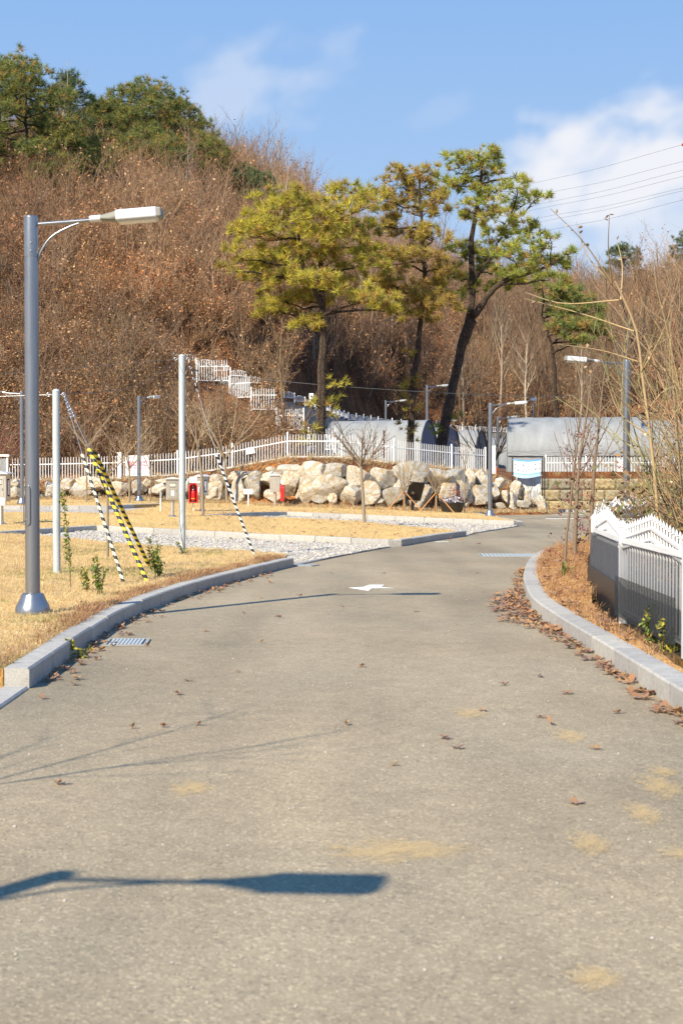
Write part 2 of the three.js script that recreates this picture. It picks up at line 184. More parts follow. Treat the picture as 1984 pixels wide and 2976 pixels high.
const PADS=[[[-1.7,12.72,63.2,1.36,0.4],[-2.65,12.64,64.1,0.92,0.46],[-0.8,12.67,63.6,1.1,0.46],[0.29,13.41,64.3,0.83,0.37],[0.76,13.73,64.4,0.41,0.26],[0.91,12.68,62.6,0.72,0.32],[-3.29,11.76,62.4,0.99,0.36],[-3.99,11.91,65.1,0.66,0.26],[-2.06,11.61,63.2,1.27,0.44],[-0.43,11.69,63.1,1.27,0.44],[0.68,12.37,65.6,0.66,0.34],[-4.1,10.81,63.9,0.74,0.33],[-3.06,10.89,65.1,1.03,0.37],[-1.54,10.81,63.9,1.29,0.4],[-0.07,10.89,64.4,1.02,0.37],[-4.4,10.12,62.9,0.4,0.18],[-3.58,9.97,64.4,0.74,0.26],[-2.32,9.13,65.2,1.03,0.34],[-3.01,8.55,64.1,0.64,0.18],[-1.37,9.09,64.8,1.02,0.34],[-0.26,9.8,64.5,0.93,0.3],[1.01,8.83,62.6,0.99,0.25],[1.88,8.68,64.8,0.52,0.17],[-1.55,8.02,64.3,0.65,0.18],[-2.43,9.83,63.4,0.82,0.26],[-0.97,9.71,62.5,0.9,0.29],[0.86,11.37,65.2,0.66,0.26],[1.21,10.45,63.9,0.64,0.26]],
[[3.31,15.41,69.6,0.9,0.32],[4.03,15.79,70,0.5,0.2],[2.41,14.91,69.6,0.9,0.4],[3.53,14.71,70.1,1.01,0.36],[1.89,14.16,68.7,0.69,0.32],[2.92,13.86,69.8,1.1,0.36],[3.96,13.69,68.9,0.79,0.32],[1.83,13.12,70.1,0.81,0.32],[3.23,12.7,70,1.21,0.36],[4.2,12.37,68,0.78,0.27],[2.26,11.51,68.1,0.98,0.31],[3.74,11.35,68.3,0.98,0.31],[1.53,11.53,70.2,0.71,0.24],[2.78,10.25,68.8,1.09,0.28],[4.09,10.31,69.3,0.8,0.28],[4.34,9.42,68.5,0.79,0.28],[3.29,9.58,69,0.89,0.28],[3.57,8.92,68.7,0.79,0.2],[1.99,10.42,68.6,0.69,0.22],[4.68,10.99,69.2,0.6,0.24]],
[[6.33,16.73,72.3,1.14,0.33],[5.58,16.32,73.3,0.84,0.34],[6.88,16.11,72.6,1.04,0.38],[7.47,16.9,73.4,0.42,0.21],[6.2,15.49,73.1,1.16,0.38],[5.29,15.68,73.6,0.63,0.3],[7.19,14.97,72.5,1.04,0.38],[8.14,15.17,70.9,0.71,0.24],[8.61,15.91,73.2,0.34,0.15],[9.07,14.93,73.5,0.74,0.25],[9.57,15.11,73.3,0.34,0.17],[5.71,14.39,72.2,0.83,0.33],[6.47,13.96,72.7,0.84,0.29],[7.65,13.58,71.1,1.02,0.41],[8.81,13.5,73.1,0.84,0.34],[7.57,12.95,72.2,0.93,0.37],[8.91,12.5,71.3,0.92,0.29],[9.67,12.69,70.6,0.41,0.16],[5.78,12.47,73.1,0.95,0.29],[6.87,12.22,73.6,1.06,0.34],[7.92,11.9,70.7,1.12,0.37],[9.43,11.82,73,1.05,0.31],[10.3,11.85,71.7,0.62,0.25],[10.68,12.03,70.9,0.24,0.12],[8.51,11.08,71.3,1.13,0.29],[7.23,11.39,72.9,0.84,0.29],[5.79,11.12,73.2,0.84,0.29],[5.08,9.76,70.5,0.71,0.28],[6.45,10.49,72.4,0.83,0.29],[9.63,10.77,70.5,0.71,0.22],[7.94,10.85,72.7,0.73,0.23]],
[[12.93,12.36,87.4,0.88,0.3],[12.45,11.97,89.4,0.9,0.31],[14.05,12.01,89.7,1.03,0.36],[13.03,11.05,88,1.27,0.4],[14.83,11.37,89.8,0.77,0.31],[14.05,10.23,87.3,1.13,0.35],[12.55,10.02,86.5,0.87,0.3],[14.98,9.95,88.4,0.71,0.25],[13.52,9.26,86.3,0.87,0.25],[11.49,12.55,86.9,0.62,0.25]]];
function grid(X, Z) {
  X = clamp(X, HX[0], HX[HX.length - 1] - 0.01); Z = clamp(Z, HZ[0], HZ[HZ.length - 1] - 0.01);
  let i = 0, j = 0; while (HX[i + 1] <= X) i++; while (HZ[j + 1] <= Z) j++;
  const s = (v) => v * v * (3 - 2 * v) * 0.5 + v * 0.5, u = s((X - HX[i]) / (HX[i + 1] - HX[i])), v = (Z - HZ[j]) / (HZ[j + 1] - HZ[j]);
  return lerp(lerp(HG[j][i], HG[j][i + 1], u), lerp(HG[j + 1][i], HG[j + 1][i + 1], u), v);
}
const rise = (X, Z) => 0.55 * clamp((Z - 30) / 30, 0, 1.1) * clamp((6 - X) / 14);
const WALLZ = 67.6;                                                                              // block wall right of the road
const PATH = [[-9.5, 76, 7.7], [-7.4, 77, 7.15], [-5.6, 76.5, 6.6], [-4.05, 77, 5.95], [-1.93, 80, 5.3], [0.41, 88, 4.85], [3.1, 93, 4.7], [6.02, 97, 4.55], [11.38, 100, 4.45], [16, 101, 4.3]];   // the path along the slope
function pathAt(X, Z) { let d = 1e9, y = 0, s = 0; for (let i = 0; i < PATH.length - 1; i++) { const a = PATH[i], b = PATH[i + 1], dx = b[0] - a[0], dz = b[1] - a[1], l2 = dx * dx + dz * dz, t = clamp(((X - a[0]) * dx + (Z - a[1]) * dz) / l2), px = X - a[0] - dx * t, pz = Z - a[1] - dz * t, q = Math.hypot(px, pz); if (q < d) { d = q; y = lerp(a[2], b[2], t); s = dx * pz - dz * px > 0 ? 1 : -1; } } return [d * s, y]; }   // signed distance, positive behind
function ground(X, Z) {
  const b = rise(X, Z), d = Z - ZR(X);
  let y = b + 0.13 * smooth(-1.5, 0.2, d) * smooth(9, 8, X);
  y = lerp(y, Math.max(y, MH(X)), smooth(0.1, 2.4, d) * smooth(9.2, 8, X));
  const back = X < 8.2 ? smooth(64.5, 70, Z) : smooth(WALLZ - 0.1, WALLZ + 0.35, Z);
  y = lerp(y, grid(X, Z), back);
  if (Z > 68) y += (fbm(X * 0.12, Z * 0.12, 3) - 0.5) * 1.6 * smooth(70, 90, Z);
  if (Z > 68 && Z < 108 && X > -14 && X < 20) { const [d, py] = pathAt(X, Z); const w = d >= 0 ? smooth(3.4, 1.6, d) : smooth(-3.2, -0.1, d); y = lerp(y, d >= 0 ? py - 0.3 : Math.min(y, py - 1.0), w); }
  return y;
}
// behind the right-hand fence the ground drops into a ditch and climbs a bank
const FENCE = [[2.78, 6.2], [2.80, 9.3], [2.83, 12.4], [2.87, 15.45], [3.12, 18.7], [3.75, 22], [4.45, 25.4], [5.32, 28.5], [6.25, 31.8], [7.5, 35.6], [10.3, 38.6], [13.6, 40.2]];
function fenceX(Z) { return table(Z, FENCE.map((p) => p[1]), FENCE.map((p) => p[0])); }
function bank(X, Z) { const e = X - fenceX(Z) - (Z > 40 ? (Z - 40) * 3 : 0); return e <= 0 ? 0 : -0.45 * smooth(-0.05, 0.4, e) * (1 - smooth(0.9, 2, e)) + 1.5 * smooth(1.4, 6, e); }
function soil(X, Z) {
  let y = ground(X, Z);
  if (Z < ZR(X) - 0.3 && Z < 69) y -= 0.07;
  if (Z < 46 && X > 2) { y += bank(X, Z) * smooth(46, 40, Z) - (X > 2.4 && X < 3.2 && Z < 17 ? 0.3 : 0); }
  return y;
}
{ // one sheet from behind the camera to the far hills
  const xs = [], zs = [];
  for (let x = -600; x < -120; x += 60) xs.push(x); for (let x = -120; x < -34; x += 6) xs.push(x); for (let x = -34; x < -15; x += 1.5) xs.push(x); for (let x = -15; x <= 15; x += 0.4) xs.push(x); for (let x = 16; x < 34; x += 1.5) xs.push(x); for (let x = 34; x < 130; x += 6) xs.push(x); for (let x = 130; x <= 600; x += 60) xs.push(x);
  for (let z = -400; z < -30; z += 40) zs.push(z); for (let z = -30; z < 4; z += 2) zs.push(z); for (let z = 4; z < 74; z += 0.4) zs.push(z); for (let z = 74; z < 130; z += 1.5) zs.push(z); for (let z = 130; z < 290; z += 5) zs.push(z); for (let z = 290; z <= 900; z += 60) zs.push(z);
  const pos = [], uv = [], col = [], idx = [];
  for (const z of zs) for (const x of xs) {
    pos.push(x, soil(x, z), -z); uv.push(x, z);
    const n = fbm(x * 0.35, z * 0.35, 3), dry = z < 67 && x < 9.5 ? smooth(0.3, 0.7, n) : 0;
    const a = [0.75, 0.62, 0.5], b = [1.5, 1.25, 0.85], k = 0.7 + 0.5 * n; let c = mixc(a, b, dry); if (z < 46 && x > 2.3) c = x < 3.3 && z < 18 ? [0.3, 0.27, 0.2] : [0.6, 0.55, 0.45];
    col.push(c[0] * k, c[1] * k, c[2] * k);
  }
  const nx = xs.length; for (let j = 0; j < zs.length - 1; j++) for (let i = 0; i < nx - 1; i++) { const a = j * nx + i; idx.push(a, a + 1, a + nx, a + 1, a + nx + 1, a + nx); }
  const g = new THREE.BufferGeometry(); g.setAttribute('position', new THREE.Float32BufferAttribute(pos, 3)); g.setAttribute('uv', new THREE.Float32BufferAttribute(uv, 2)); g.setAttribute('color', new THREE.Float32BufferAttribute(col, 3)); g.setIndex(idx); g.computeVertexNormals();
  struct('ground', g, M.litter);
}
function drape(poly, holes, yf, edge, colf, skirt = 0) {
  const s = new THREE.Shape(poly.map((p) => new THREE.Vector2(p[0], p[1])));
  for (const h of holes) s.holes.push(new THREE.Path(h.map((p) => new THREE.Vector2(p[0], p[1]))));
  let g = new TessellateModifier(edge, 16).modify(new THREE.ShapeGeometry(s)); g = g.index ? g.toNonIndexed() : g; g.deleteAttribute('normal'); g.deleteAttribute('uv');
  g = mergeVertices(g, 1e-4); const p = g.attributes.position, n = p.count, uv = new Float32Array(n * 2), col = new Float32Array(n * 3);
  for (let i = 0; i < n; i++) { const X = p.getX(i), Z = p.getY(i); uv[2 * i] = X; uv[2 * i + 1] = Z; const c = colf ? colf(X, Z) : [1, 1, 1]; col.set(c, i * 3); p.setXYZ(i, X, yf(X, Z), -Z); }
  g.setAttribute('uv', new THREE.BufferAttribute(uv, 2)); g.setAttribute('color', new THREE.BufferAttribute(col, 3)); g.computeVertexNormals();
  if (!skirt) return g;
  const q = [], u2 = [], c2 = [];
  for (const ring of [poly, ...holes]) for (let i = 0; i < ring.length; i++) {
    const a = ring[i], b = ring[(i + 1) % ring.length], m = Math.ceil(Math.hypot(a[0] - b[0], a[1] - b[1]) / edge);
    for (let k = 0; k < m; k++) { const A = [lerp(a[0], b[0], k / m), lerp(a[1], b[1], k / m)], B = [lerp(a[0], b[0], (k + 1) / m), lerp(a[1], b[1], (k + 1) / m)], ya = yf(...A), yb = yf(...B);
      for (const [P, y] of [[A, ya], [B, yb], [B, yb - skirt], [A, ya], [B, yb - skirt], [A, ya - skirt]]) { q.push(P[0], y, -P[1]); u2.push(P[0] + P[1], y); c2.push(0.8, 0.7, 0.6); } }
  }
  const k = new THREE.BufferGeometry(); k.setAttribute('position', new THREE.Float32BufferAttribute(q, 3)); k.setAttribute('uv', new THREE.Float32BufferAttribute(u2, 2)); k.setAttribute('color', new THREE.Float32BufferAttribute(c2, 3)); k.computeVertexNormals();
  return merge([g, k]);
}
// kerb lines, road face at the foot
const KL = [[-2.22, 10.74], [-2.27, 13.58], [-2.27, 15.58], [-2.16, 17.34], [-1.98, 19.0], [-1.75, 20.73], [-1.46, 22.3], [-1.07, 24.5], [-0.81, 25.7]];
const KFLUSH = [[-0.81, 25.7], [-0.35, 27.6], [0.14, 29.56], [0.62, 31.1], [1.06, 32.5]];
const KFLUSH2 = [[3.15, 38.3], [3.53, 40.04], [4.6, 43.6], [5.5, 46.9]];
const KR = [[2.17, 5], [2.17, 9.6], [2.16, 12.4], [2.13, 15.3], [2.15, 16.9], [2.3, 18.8], [2.56, 21.3], [2.86, 23.5], [3.32, 26.4], [3.99, 29.3], [4.9, 31.3], [5.9, 32.4]];
const KB1 = [[-8.9, 33.8], [-6.25, 38.66], [1.02, 32.75]];
const KAPEX = [[1.02, 32.75], [1.3, 32.85], [2.1, 35.3], [3.15, 38.25]];
const KB2 = [[-4.1, 46.9], [-1.85, 51.2], [5.35, 47.05]], KB2E = [[5.35, 47.05], [5.62, 47.15], [5.7, 48.2], [5.55, 52], [5.25, 58]];
const KB3 = [[-16, 52], [-8, 52], [-6.6, 55.5]], KB3F = [[-6.45, 52.2], [-7.25, 46.9]];
const KLAMP = [[5.25, 60.6], [9.1, 66.4]];
const off = (l, d) => l.map((p, i) => { const a = l[Math.max(0, i - 1)], b = l[Math.min(l.length - 1, i + 1)], x = b[0] - a[0], y = b[1] - a[1], n = Math.hypot(x, y); return [p[0] - y / n * d, p[1] + x / n * d]; });   // d > 0: to the left of travel
const blot = (X, Z) => { const n = fbm(X * 0.5 + 3, Z * 0.28, 4), m = fbm(X * 2.2, Z * 1.1 + 40, 3), s = fbm(X * 3.1 + 7 + Math.sin(Z * 0.2) * 0.4, Z * 0.13, 3), k = 0.90 + (n - 0.5) * 0.5 + (m - 0.5) * 0.2 + (s - 0.5) * 0.3, y = fbm(X * 0.9 + 20, Z * 0.6, 3); return [k * lerp(0.98, 1.05, y), k * 0.985, k * lerp(0.99, 0.92, y)]; };
struct('road', drape([[-9, -8], [-9, 10.5], [-2.25, 10.6], ...KL, ...KFLUSH, ...off(KAPEX, 0).slice(1), ...KFLUSH2, ...KB2E.slice(1), [5.25, 60.6], [9.1, 66.4], [9.3, 67.8], [34, 67.8], [34, 45], [13.6, 40.2], [10.3, 38.7], [7.5, 35.7], [6.2, 32.4], ...KR.slice().reverse().slice(1), [2.17, -8]], [], (X, Z) => rise(X, Z) + 0.002, 0.3, blot), M.asphalt);
// dry lawns
const strawTint0 = (X, Z) => { const n = fbm(X * 0.8, Z * 0.5, 4), m = fbm(X * 0.25 + 9, Z * 0.2, 3); const g = smooth(0.56, 0.72, fbm(X * 1.3 + 50, Z * 0.9, 3)) * 0.35; const k = 0.86 + n * 0.42; return [k * lerp(1.05, 0.84, g) * lerp(1, 0.94, m), k * lerp(1, 1.0, g), k * lerp(0.98, 0.85, g)]; };
const strawTint = (X, Z) => { const c = strawTint0(X, Z), w = smooth(0.6, 0.75, fbm(X * 0.6 + 31, Z * 0.45 + 8, 4)); return mixc(c, [c[0] * 0.72, c[1] * 0.62, c[2] * 0.55], w); };
const lawnY = (X, Z) => rise(X, Z) + 0.135 + (fbm(X * 1.1, Z * 1.1, 3) - 0.5) * 0.035;
const LAWN_A = [[-2.43, 10.85], ...off(KL, 0.19).slice(1), [-0.97, 26.9], [-1.58, 28.3], [-3.12, 29.8], [-5.0, 31.9], [-6.7, 34], [-7.9, 35.1], [-8.75, 33.7], [-18, 20], [-18, 10.85]];
const LAWN_B = [[-9.1, 33.9], ...off(KB1, 0.19).slice(1, 2), [0.95, 33.02], ...off(KAPEX, 0.18).slice(1), [2.45, 39.5], [1.41, 42.2], [0.46, 44.7], [-1.63, 46.3], [-3.95, 46.95], [-4.3, 46.95], ...off(KB2, 0.19).slice(1, 2), [5.4, 47.25], ...off(KB2E, 0.18).slice(1), [5.2, 60.8], [8.95, 66.5], [8.6, 64.4], [6, 62.6], [3, 60.2], [0, 59.2], [-6.6, 60.2], [-18, 60.9], [-18, 33.9]];
const HOLE3 = [[-16.5, 46.9], [-7.25, 46.9], [-6.45, 52.2], [-6.55, 55.45], [-8.02, 52.1], [-16.5, 52.1]];
struct('lawn', drape(LAWN_A, [], lawnY, 0.6, strawTint, 0.2), M.straw); struct('lawn', drape(LAWN_B, [HOLE3], lawnY, 0.8, strawTint, 0.2), M.straw);
const VERGE = [[2.4, 9.6], ...off(KR, -0.2).slice(2), [6.2, 31.9], ...FENCE.slice(4, 9).reverse().map((p) => [p[0] - 0.03, p[1]]), [2.68, 16.2], [2.56, 14.6], [2.5, 13], [2.46, 11.4]];
const vergeY = (X, Z) => 0.14 + (fbm(X * 2, Z * 2, 3) - 0.5) * 0.08 + 0.06 * smooth(0, 0.6, X - 2.4) * smooth(14, 17, Z);
struct('verge', drape(VERGE, [], vergeY, 0.3, (X, Z) => { const n = fbm(X * 2, Z * 1.5, 3); const k = 0.62 + n * 0.45; return [k * 1.0, k * 0.82, k * 0.75]; }, 0.3), M.straw);
const gravelY = (X, Z) => rise(X, Z) + 0.03 + (fbm(X * 1.7, Z * 1.7, 2) - 0.5) * 0.03;
const BAY1 = [[-0.75, 26.2], ...KFLUSH.slice(1), [1.04, 32.7], [-6.25, 38.6], [-8.4, 34.6], [-7.9, 34.9], [-6.7, 33.7], [-3.12, 29.4], [-1.5, 27.9]];
const BAY2 = [[3.2, 38.6], ...KFLUSH2.slice(1), [5.3, 47.05], [-1.85, 51.2], [-4.1, 46.9], [-1.63, 46.0], [0.4, 44.4], [1.35, 42], [2.4, 39.2]];
struct('gravel_bay', drape(BAY1, [], gravelY, 0.6), M.gravel); struct('gravel_bay', drape(BAY2, [], gravelY, 0.6), M.gravel); struct('gravel_bay', drape([...HOLE3], [], gravelY, 0.8), M.gravel);

function kerb(pts, h, wid, side, name = 'kerb', len = 1.0) {
  const o = struct(name), acc = [0]; for (let i = 1; i < pts.length; i++) acc.push(acc[i - 1] + Math.hypot(pts[i][0] - pts[i - 1][0], pts[i][1] - pts[i - 1][1]));
  const curve = new THREE.CatmullRomCurve3(pts.map((p) => V3(p[0], 0, p[1])), false, 'centripetal', 0.5), total = acc[acc.length - 1], n = Math.max(1, Math.round(total / len)), R = rng(Math.floor(total * 1000));
  const at = (d) => { // straight between points for corners, smooth for long curves
    if (pts.length > 4) { const u = clamp(d / curve.getLength()); const p = curve.getPointAt(u), t = curve.getTangentAt(u); return [p.x, p.z, t.x, t.z]; }
    let i = 0; while (i < pts.length - 2 && acc[i + 1] < d) i++; const a = pts[i], b = pts[i + 1], l = acc[i + 1] - acc[i], u = (d - acc[i]) / l; return [lerp(a[0], b[0], u), lerp(a[1], b[1], u), (b[0] - a[0]) / l, (b[1] - a[1]) / l]; };
  const L = pts.length > 4 ? curve.getLength() : total;
  const cuts = []; if (pts.length > 4) for (let k = 0; k <= n; k++) cuts.push(k / n * L); else for (let i = 1; i < pts.length; i++) { const a = acc[i - 1], b = acc[i], m = Math.max(1, Math.round((b - a) / len)); for (let k = 0; k < m; k++) cuts.push(lerp(a, b, k / m)); if (i === pts.length - 1) cuts.push(b); }
  for (let k = 0; k < cuts.length - 1; k++) {
    const c = 0.014, sec = [[0, -0.25], [0, h - c], [c, h], [wid - 0.004, h], [wid - 0.004, -0.25]], dy = (R() - 0.5) * 0.012, pos = [], uv = [], u0 = R() * 9, stat = [];
    const sub = pts.length > 4 ? 2 : 1;
    for (let q = 0; q <= sub; q++) { const d = lerp(cuts[k] + 0.007, cuts[k + 1] - 0.007, q / sub), [x, z, tx, tz] = at(d); stat.push(sec.map(([w, y]) => [x - tz * w * side, y + rise(x, z) + dy, -(z + tx * w * side)])); }
    const per = [0]; for (let i = 1; i < sec.length; i++) per.push(per[i - 1] + Math.hypot(sec[i][0] - sec[i - 1][0], sec[i][1] - sec[i - 1][1]));
    const dl = (cuts[k + 1] - cuts[k]) / sub, tri = (a, b, c2, ua, ub, uc) => { pos.push(...a, ...b, ...c2); uv.push(...ua, ...ub, ...uc); };
    for (let q = 0; q < sub; q++) for (let i = 0; i < sec.length - 1; i++) { const a = stat[q][i], b = stat[q][i + 1], e = stat[q + 1][i + 1], f = stat[q + 1][i], U = u0 + q * dl, Vv = U + dl; if (side > 0) { tri(a, e, b, [U, per[i]], [Vv, per[i + 1]], [U, per[i + 1]]); tri(a, f, e, [U, per[i]], [Vv, per[i]], [Vv, per[i + 1]]); } else { tri(a, b, e, [U, per[i]], [U, per[i + 1]], [Vv, per[i + 1]]); tri(a, e, f, [U, per[i]], [Vv, per[i + 1]], [Vv, per[i]]); } }
    for (const [s, fl] of [[stat[0], 1], [stat[sub], -1]]) for (let i = 1; i < 4; i++) { const A = sec[0], B = sec[i], C = sec[i + 1], t3 = [s[0], s[i], s[i + 1]], u3 = [A, B, C].map((p) => [u0 + p[0], p[1]]); if (fl * side > 0) tri(t3[0], t3[1], t3[2], ...u3); else tri(t3[0], t3[2], t3[1], u3[0], u3[2], u3[1]); }
    const g = new THREE.BufferGeometry(); g.setAttribute('position', new THREE.Float32BufferAttribute(pos, 3)); g.setAttribute('uv', new THREE.Float32BufferAttribute(uv, 2)); g.computeVertexNormals();
    part('kerb_stone', g, [M.granite, M.granite, M.granite2, M.granite3][Math.floor(R() * 4)], o);
  }
  return o;
}
kerb(KL, 0.15, 0.18, 1); kerb([[-2.16, 4.6], [-2.19, 6], [-2.2, 8], [-2.21, 9.5], [-2.22, 10.73]], 0.025, 0.18, 1, 'lowered_kerb');
kerb(KFLUSH, 0.03, 0.12, 1, 'lowered_kerb'); kerb(KFLUSH2, 0.03, 0.12, 1, 'lowered_kerb'); kerb(KR, 0.15, 0.2, -1);
kerb(KB1, 0.16, 0.17, 1); kerb(KAPEX, 0.15, 0.17, 1); kerb(KB2, 0.16, 0.17, 1); kerb(KB2E, 0.14, 0.17, 1); kerb(KB3, 0.16, 0.17, 1); kerb(KB3F, 0.1, 0.15, 1); kerb(KLAMP, 0.14, 0.17, 1);
// ---------------------------------------------------------------- growing things
class Buf {
  constructor() { this.p = []; this.n = []; this.u = []; this.c = []; this.i = []; }
  tube(pts, rad, sides, ca, cb = ca) {
    const base = this.p.length / 3, m = pts.length, t = V3(), a = V3(), b = V3();
    let len = 0;
    for (let k = 0; k < m; k++) {
      t.subVectors(pts[Math.min(m - 1, k + 1)], pts[Math.max(0, k - 1)]).normalize();
      a.set(Math.abs(t.y) > 0.9 ? 1 : 0, Math.abs(t.y) > 0.9 ? 0 : 1, 0).cross(t).normalize(); b.crossVectors(t, a);
      if (k) len += pts[k].distanceTo(pts[k - 1]);
      const c = mixc(ca, cb, k / (m - 1));
      for (let s = 0; s < sides; s++) { const q = s / sides * Math.PI * 2, x = Math.cos(q), y = Math.sin(q), nx = a.x * x + b.x * y, ny = a.y * x + b.y * y, nz = a.z * x + b.z * y, r = rad[k]; this.p.push(pts[k].x + nx * r, pts[k].y + ny * r, pts[k].z + nz * r); this.n.push(nx, ny, nz); this.u.push(s / sides * 2, len); this.c.push(...c); }
    }
    for (let k = 0; k < m - 1; k++) for (let s = 0; s < sides; s++) { const q = base + k * sides, s2 = (s + 1) % sides; this.i.push(q + s, q + s2, q + sides + s, q + s2, q + sides + s2, q + sides + s); }
  }
  tri(a, b, c, col, hint) { const g = V3().crossVectors(b.clone().sub(a), c.clone().sub(a)).normalize(); if (g.dot(hint) < 0) { [b, c] = [c, b]; g.negate(); } const o = this.p.length / 3; this.p.push(a.x, a.y, a.z, b.x, b.y, b.z, c.x, c.y, c.z); for (let k = 0; k < 3; k++) { this.n.push(g.x, g.y, g.z); this.u.push(0, k); this.c.push(...col); } this.i.push(o, o + 1, o + 2); }
  leaf(p, size, R, col, flat = 0, wide = 0.55) {   // a leaf folded along its rib, curled up at the tip
    const d = V3(R() - 0.5, (R() - 0.5) * (1 - flat), R() - 0.5).normalize(), up = V3((R() - 0.5) * (1 - flat), 1, (R() - 0.5) * (1 - flat)), s = V3().crossVectors(d, up).normalize(), n = V3().crossVectors(s, d).normalize();
    const w = size * wide, tip = p.clone().addScaledVector(d, size).addScaledVector(n, size * (R() * 0.35 - 0.05)), l = p.clone().addScaledVector(d, size * 0.45).addScaledVector(s, w * 0.5).addScaledVector(n, size * R() * 0.22), r = p.clone().addScaledVector(d, size * 0.45).addScaledVector(s, -w * 0.5).addScaledVector(n, size * R() * 0.22);
    this.tri(p, tip, l, col, n); this.tri(p, r, tip, col, n);
  }
  geo() { const g = new THREE.BufferGeometry(); g.setAttribute('position', new THREE.Float32BufferAttribute(this.p, 3)); g.setAttribute('normal', new THREE.Float32BufferAttribute(this.n, 3)); g.setAttribute('uv', new THREE.Float32BufferAttribute(this.u, 2)); g.setAttribute('color', new THREE.Float32BufferAttribute(this.c, 3)); g.setIndex(this.i); return g; }
}
function grow(B, R, p, d, len, rad, lev, o, tips) {
  const seg = lev >= o.levels ? 2 : o.seg ?? 3, pts = [p.clone()], rr = [rad]; let q = p.clone(), dir = d.clone();
  const tip = lev >= o.levels ? rad * 0.35 : rad * (o.taper ?? 0.5);
  for (let k = 1; k <= seg; k++) { dir.x += (R() - 0.5) * o.wob; dir.z += (R() - 0.5) * o.wob; dir.y += (R() - 0.5) * o.wob * 0.6 + o.up * (lev ? 1 : 0.3); dir.normalize(); q = q.clone().addScaledVector(dir, len / seg); pts.push(q); rr.push(lerp(rad, tip, k / seg)); }
  const ca = lev === 0 ? o.c0 : mixc(o.c0, o.c1, lev / o.levels), cb = mixc(o.c0, o.c1, Math.min(1, (lev + 0.7) / o.levels));
  B.tube(pts, rr, lev === 0 ? o.sides ?? 5 : lev === 1 ? 4 : 3, ca, cb);
  if (lev >= o.levels) { if (tips) tips.push(q, pts[1]); return; }
  const n = o.kids[lev];
  for (let k = 0; k < n; k++) {
    const t = lerp(o.from[lev] ?? 0.25, 1, (k + R() * 0.8) / n), f = Math.min(seg - 1, Math.floor(t * seg)), a = pts[f], b = pts[f + 1], pp = a.clone().lerp(b, t * seg - f), ax = b.clone().sub(a).normalize();
    const ph = k * 2.399 + R() * 1.2, side = V3(Math.cos(ph), 0.1, Math.sin(ph)); side.addScaledVector(ax, -side.dot(ax)).normalize();
    const ang = (o.ang[lev] ?? 0.7) * (0.75 + R() * 0.5), nd = ax.multiplyScalar(Math.cos(ang)).addScaledVector(side, Math.sin(ang)).normalize();
    grow(B, R, pp, nd, len * o.shrink[lev] * (0.7 + R() * 0.5) * (1 - 0.35 * t), rr[f] * (o.thin ?? 0.55) * (0.8 + R() * 0.3), lev + 1, o, tips);
  }
}
const BROWN = { c0: [0.21, 0.14, 0.085], c1: [0.34, 0.215, 0.11] }, GREYB = { c0: [0.21, 0.16, 0.105], c1: [0.34, 0.22, 0.115] }, GOLD = { c0: [0.46, 0.32, 0.15], c1: [0.52, 0.36, 0.17] };
function shrub(seed, pal, o = {}) {
  const B = new Buf(), R = rng(seed), tips = [], n = o.stems ?? 9, H = o.h ?? 2;
  for (let k = 0; k < n; k++) { const a = R() * 6.28, r = R() * 0.35; grow(B, R, V3(Math.cos(a) * r, -0.15, Math.sin(a) * r), V3(Math.cos(a) * (0.15 + R() * 0.5), 1, Math.sin(a) * (0.15 + R() * 0.5)).normalize(), H * (0.55 + R() * 0.5), o.rad ?? 0.017, 0, { ...pal, levels: 2, seg: 3, sides: 3, wob: 0.4, up: 0.06, kids: [6, 4], from: [0.25, 0.2], ang: [0.6, 0.7], shrink: [0.5, 0.5], thin: 0.62, taper: 0.5 }, tips); }
  for (let k = 0; k < (o.leaves ?? 60); k++) { const t = tips[Math.floor(R() * tips.length)], c = o.cols[Math.floor(R() * o.cols.length)], v = 0.7 + R() * 0.6; B.leaf(t.clone().add(V3((R() - 0.5) * 0.25, (R() - 0.5) * 0.2, (R() - 0.5) * 0.25)), (o.ls ?? 0.09) * (0.7 + R() * 0.7), R, mul(c, v), 0, 0.7); }
  return B.geo();
}
function bareTree(seed, pal, o = {}) {
  const B = new Buf(), R = rng(seed), tips = [], H = o.h ?? 7;
  for (let k = 0; k < (o.trunks ?? 1); k++) grow(B, R, V3((R() - 0.5) * 0.3 * k, -0.3, (R() - 0.5) * 0.3 * k), V3((R() - 0.5) * (o.lean ?? 0.15), 1, (R() - 0.5) * (o.lean ?? 0.15)).normalize(), H * 0.85, o.rad ?? 0.1, 0, { ...pal, levels: 3, seg: o.seg ?? 6, sides: 6, wob: o.wob ?? 0.22, up: o.up ?? 0.07, kids: o.kids ?? [11, 6, 4], from: [o.bare ?? 0.35, 0.25, 0.2], ang: [o.ang ?? 0.65, 0.6, 0.65], shrink: [0.42, 0.5, 0.5], thin: 0.5, taper: 0.28 }, tips);
  if (o.leaves) for (let k = 0; k < o.leaves; k++) { const t = tips[Math.floor(R() * tips.length)], c = o.cols[Math.floor(R() * o.cols.length)]; B.leaf(t.clone().add(V3((R() - 0.5) * 0.15, (R() - 0.5) * 0.15, (R() - 0.5) * 0.15)), (o.ls ?? 0.08) * (0.7 + R() * 0.6), R, mul(c, 0.7 + R() * 0.6), 0, 0.7); }
  return B.geo();
}
const TAN = [[0.54, 0.37, 0.19], [0.62, 0.45, 0.25], [0.40, 0.25, 0.12], [0.48, 0.31, 0.15]], RUST = [[0.42, 0.20, 0.08], [0.48, 0.26, 0.11], [0.34, 0.17, 0.08]], DRY = [[0.35, 0.245, 0.145], [0.45, 0.31, 0.18], [0.27, 0.18, 0.10]];
const dummy = new THREE.Object3D();
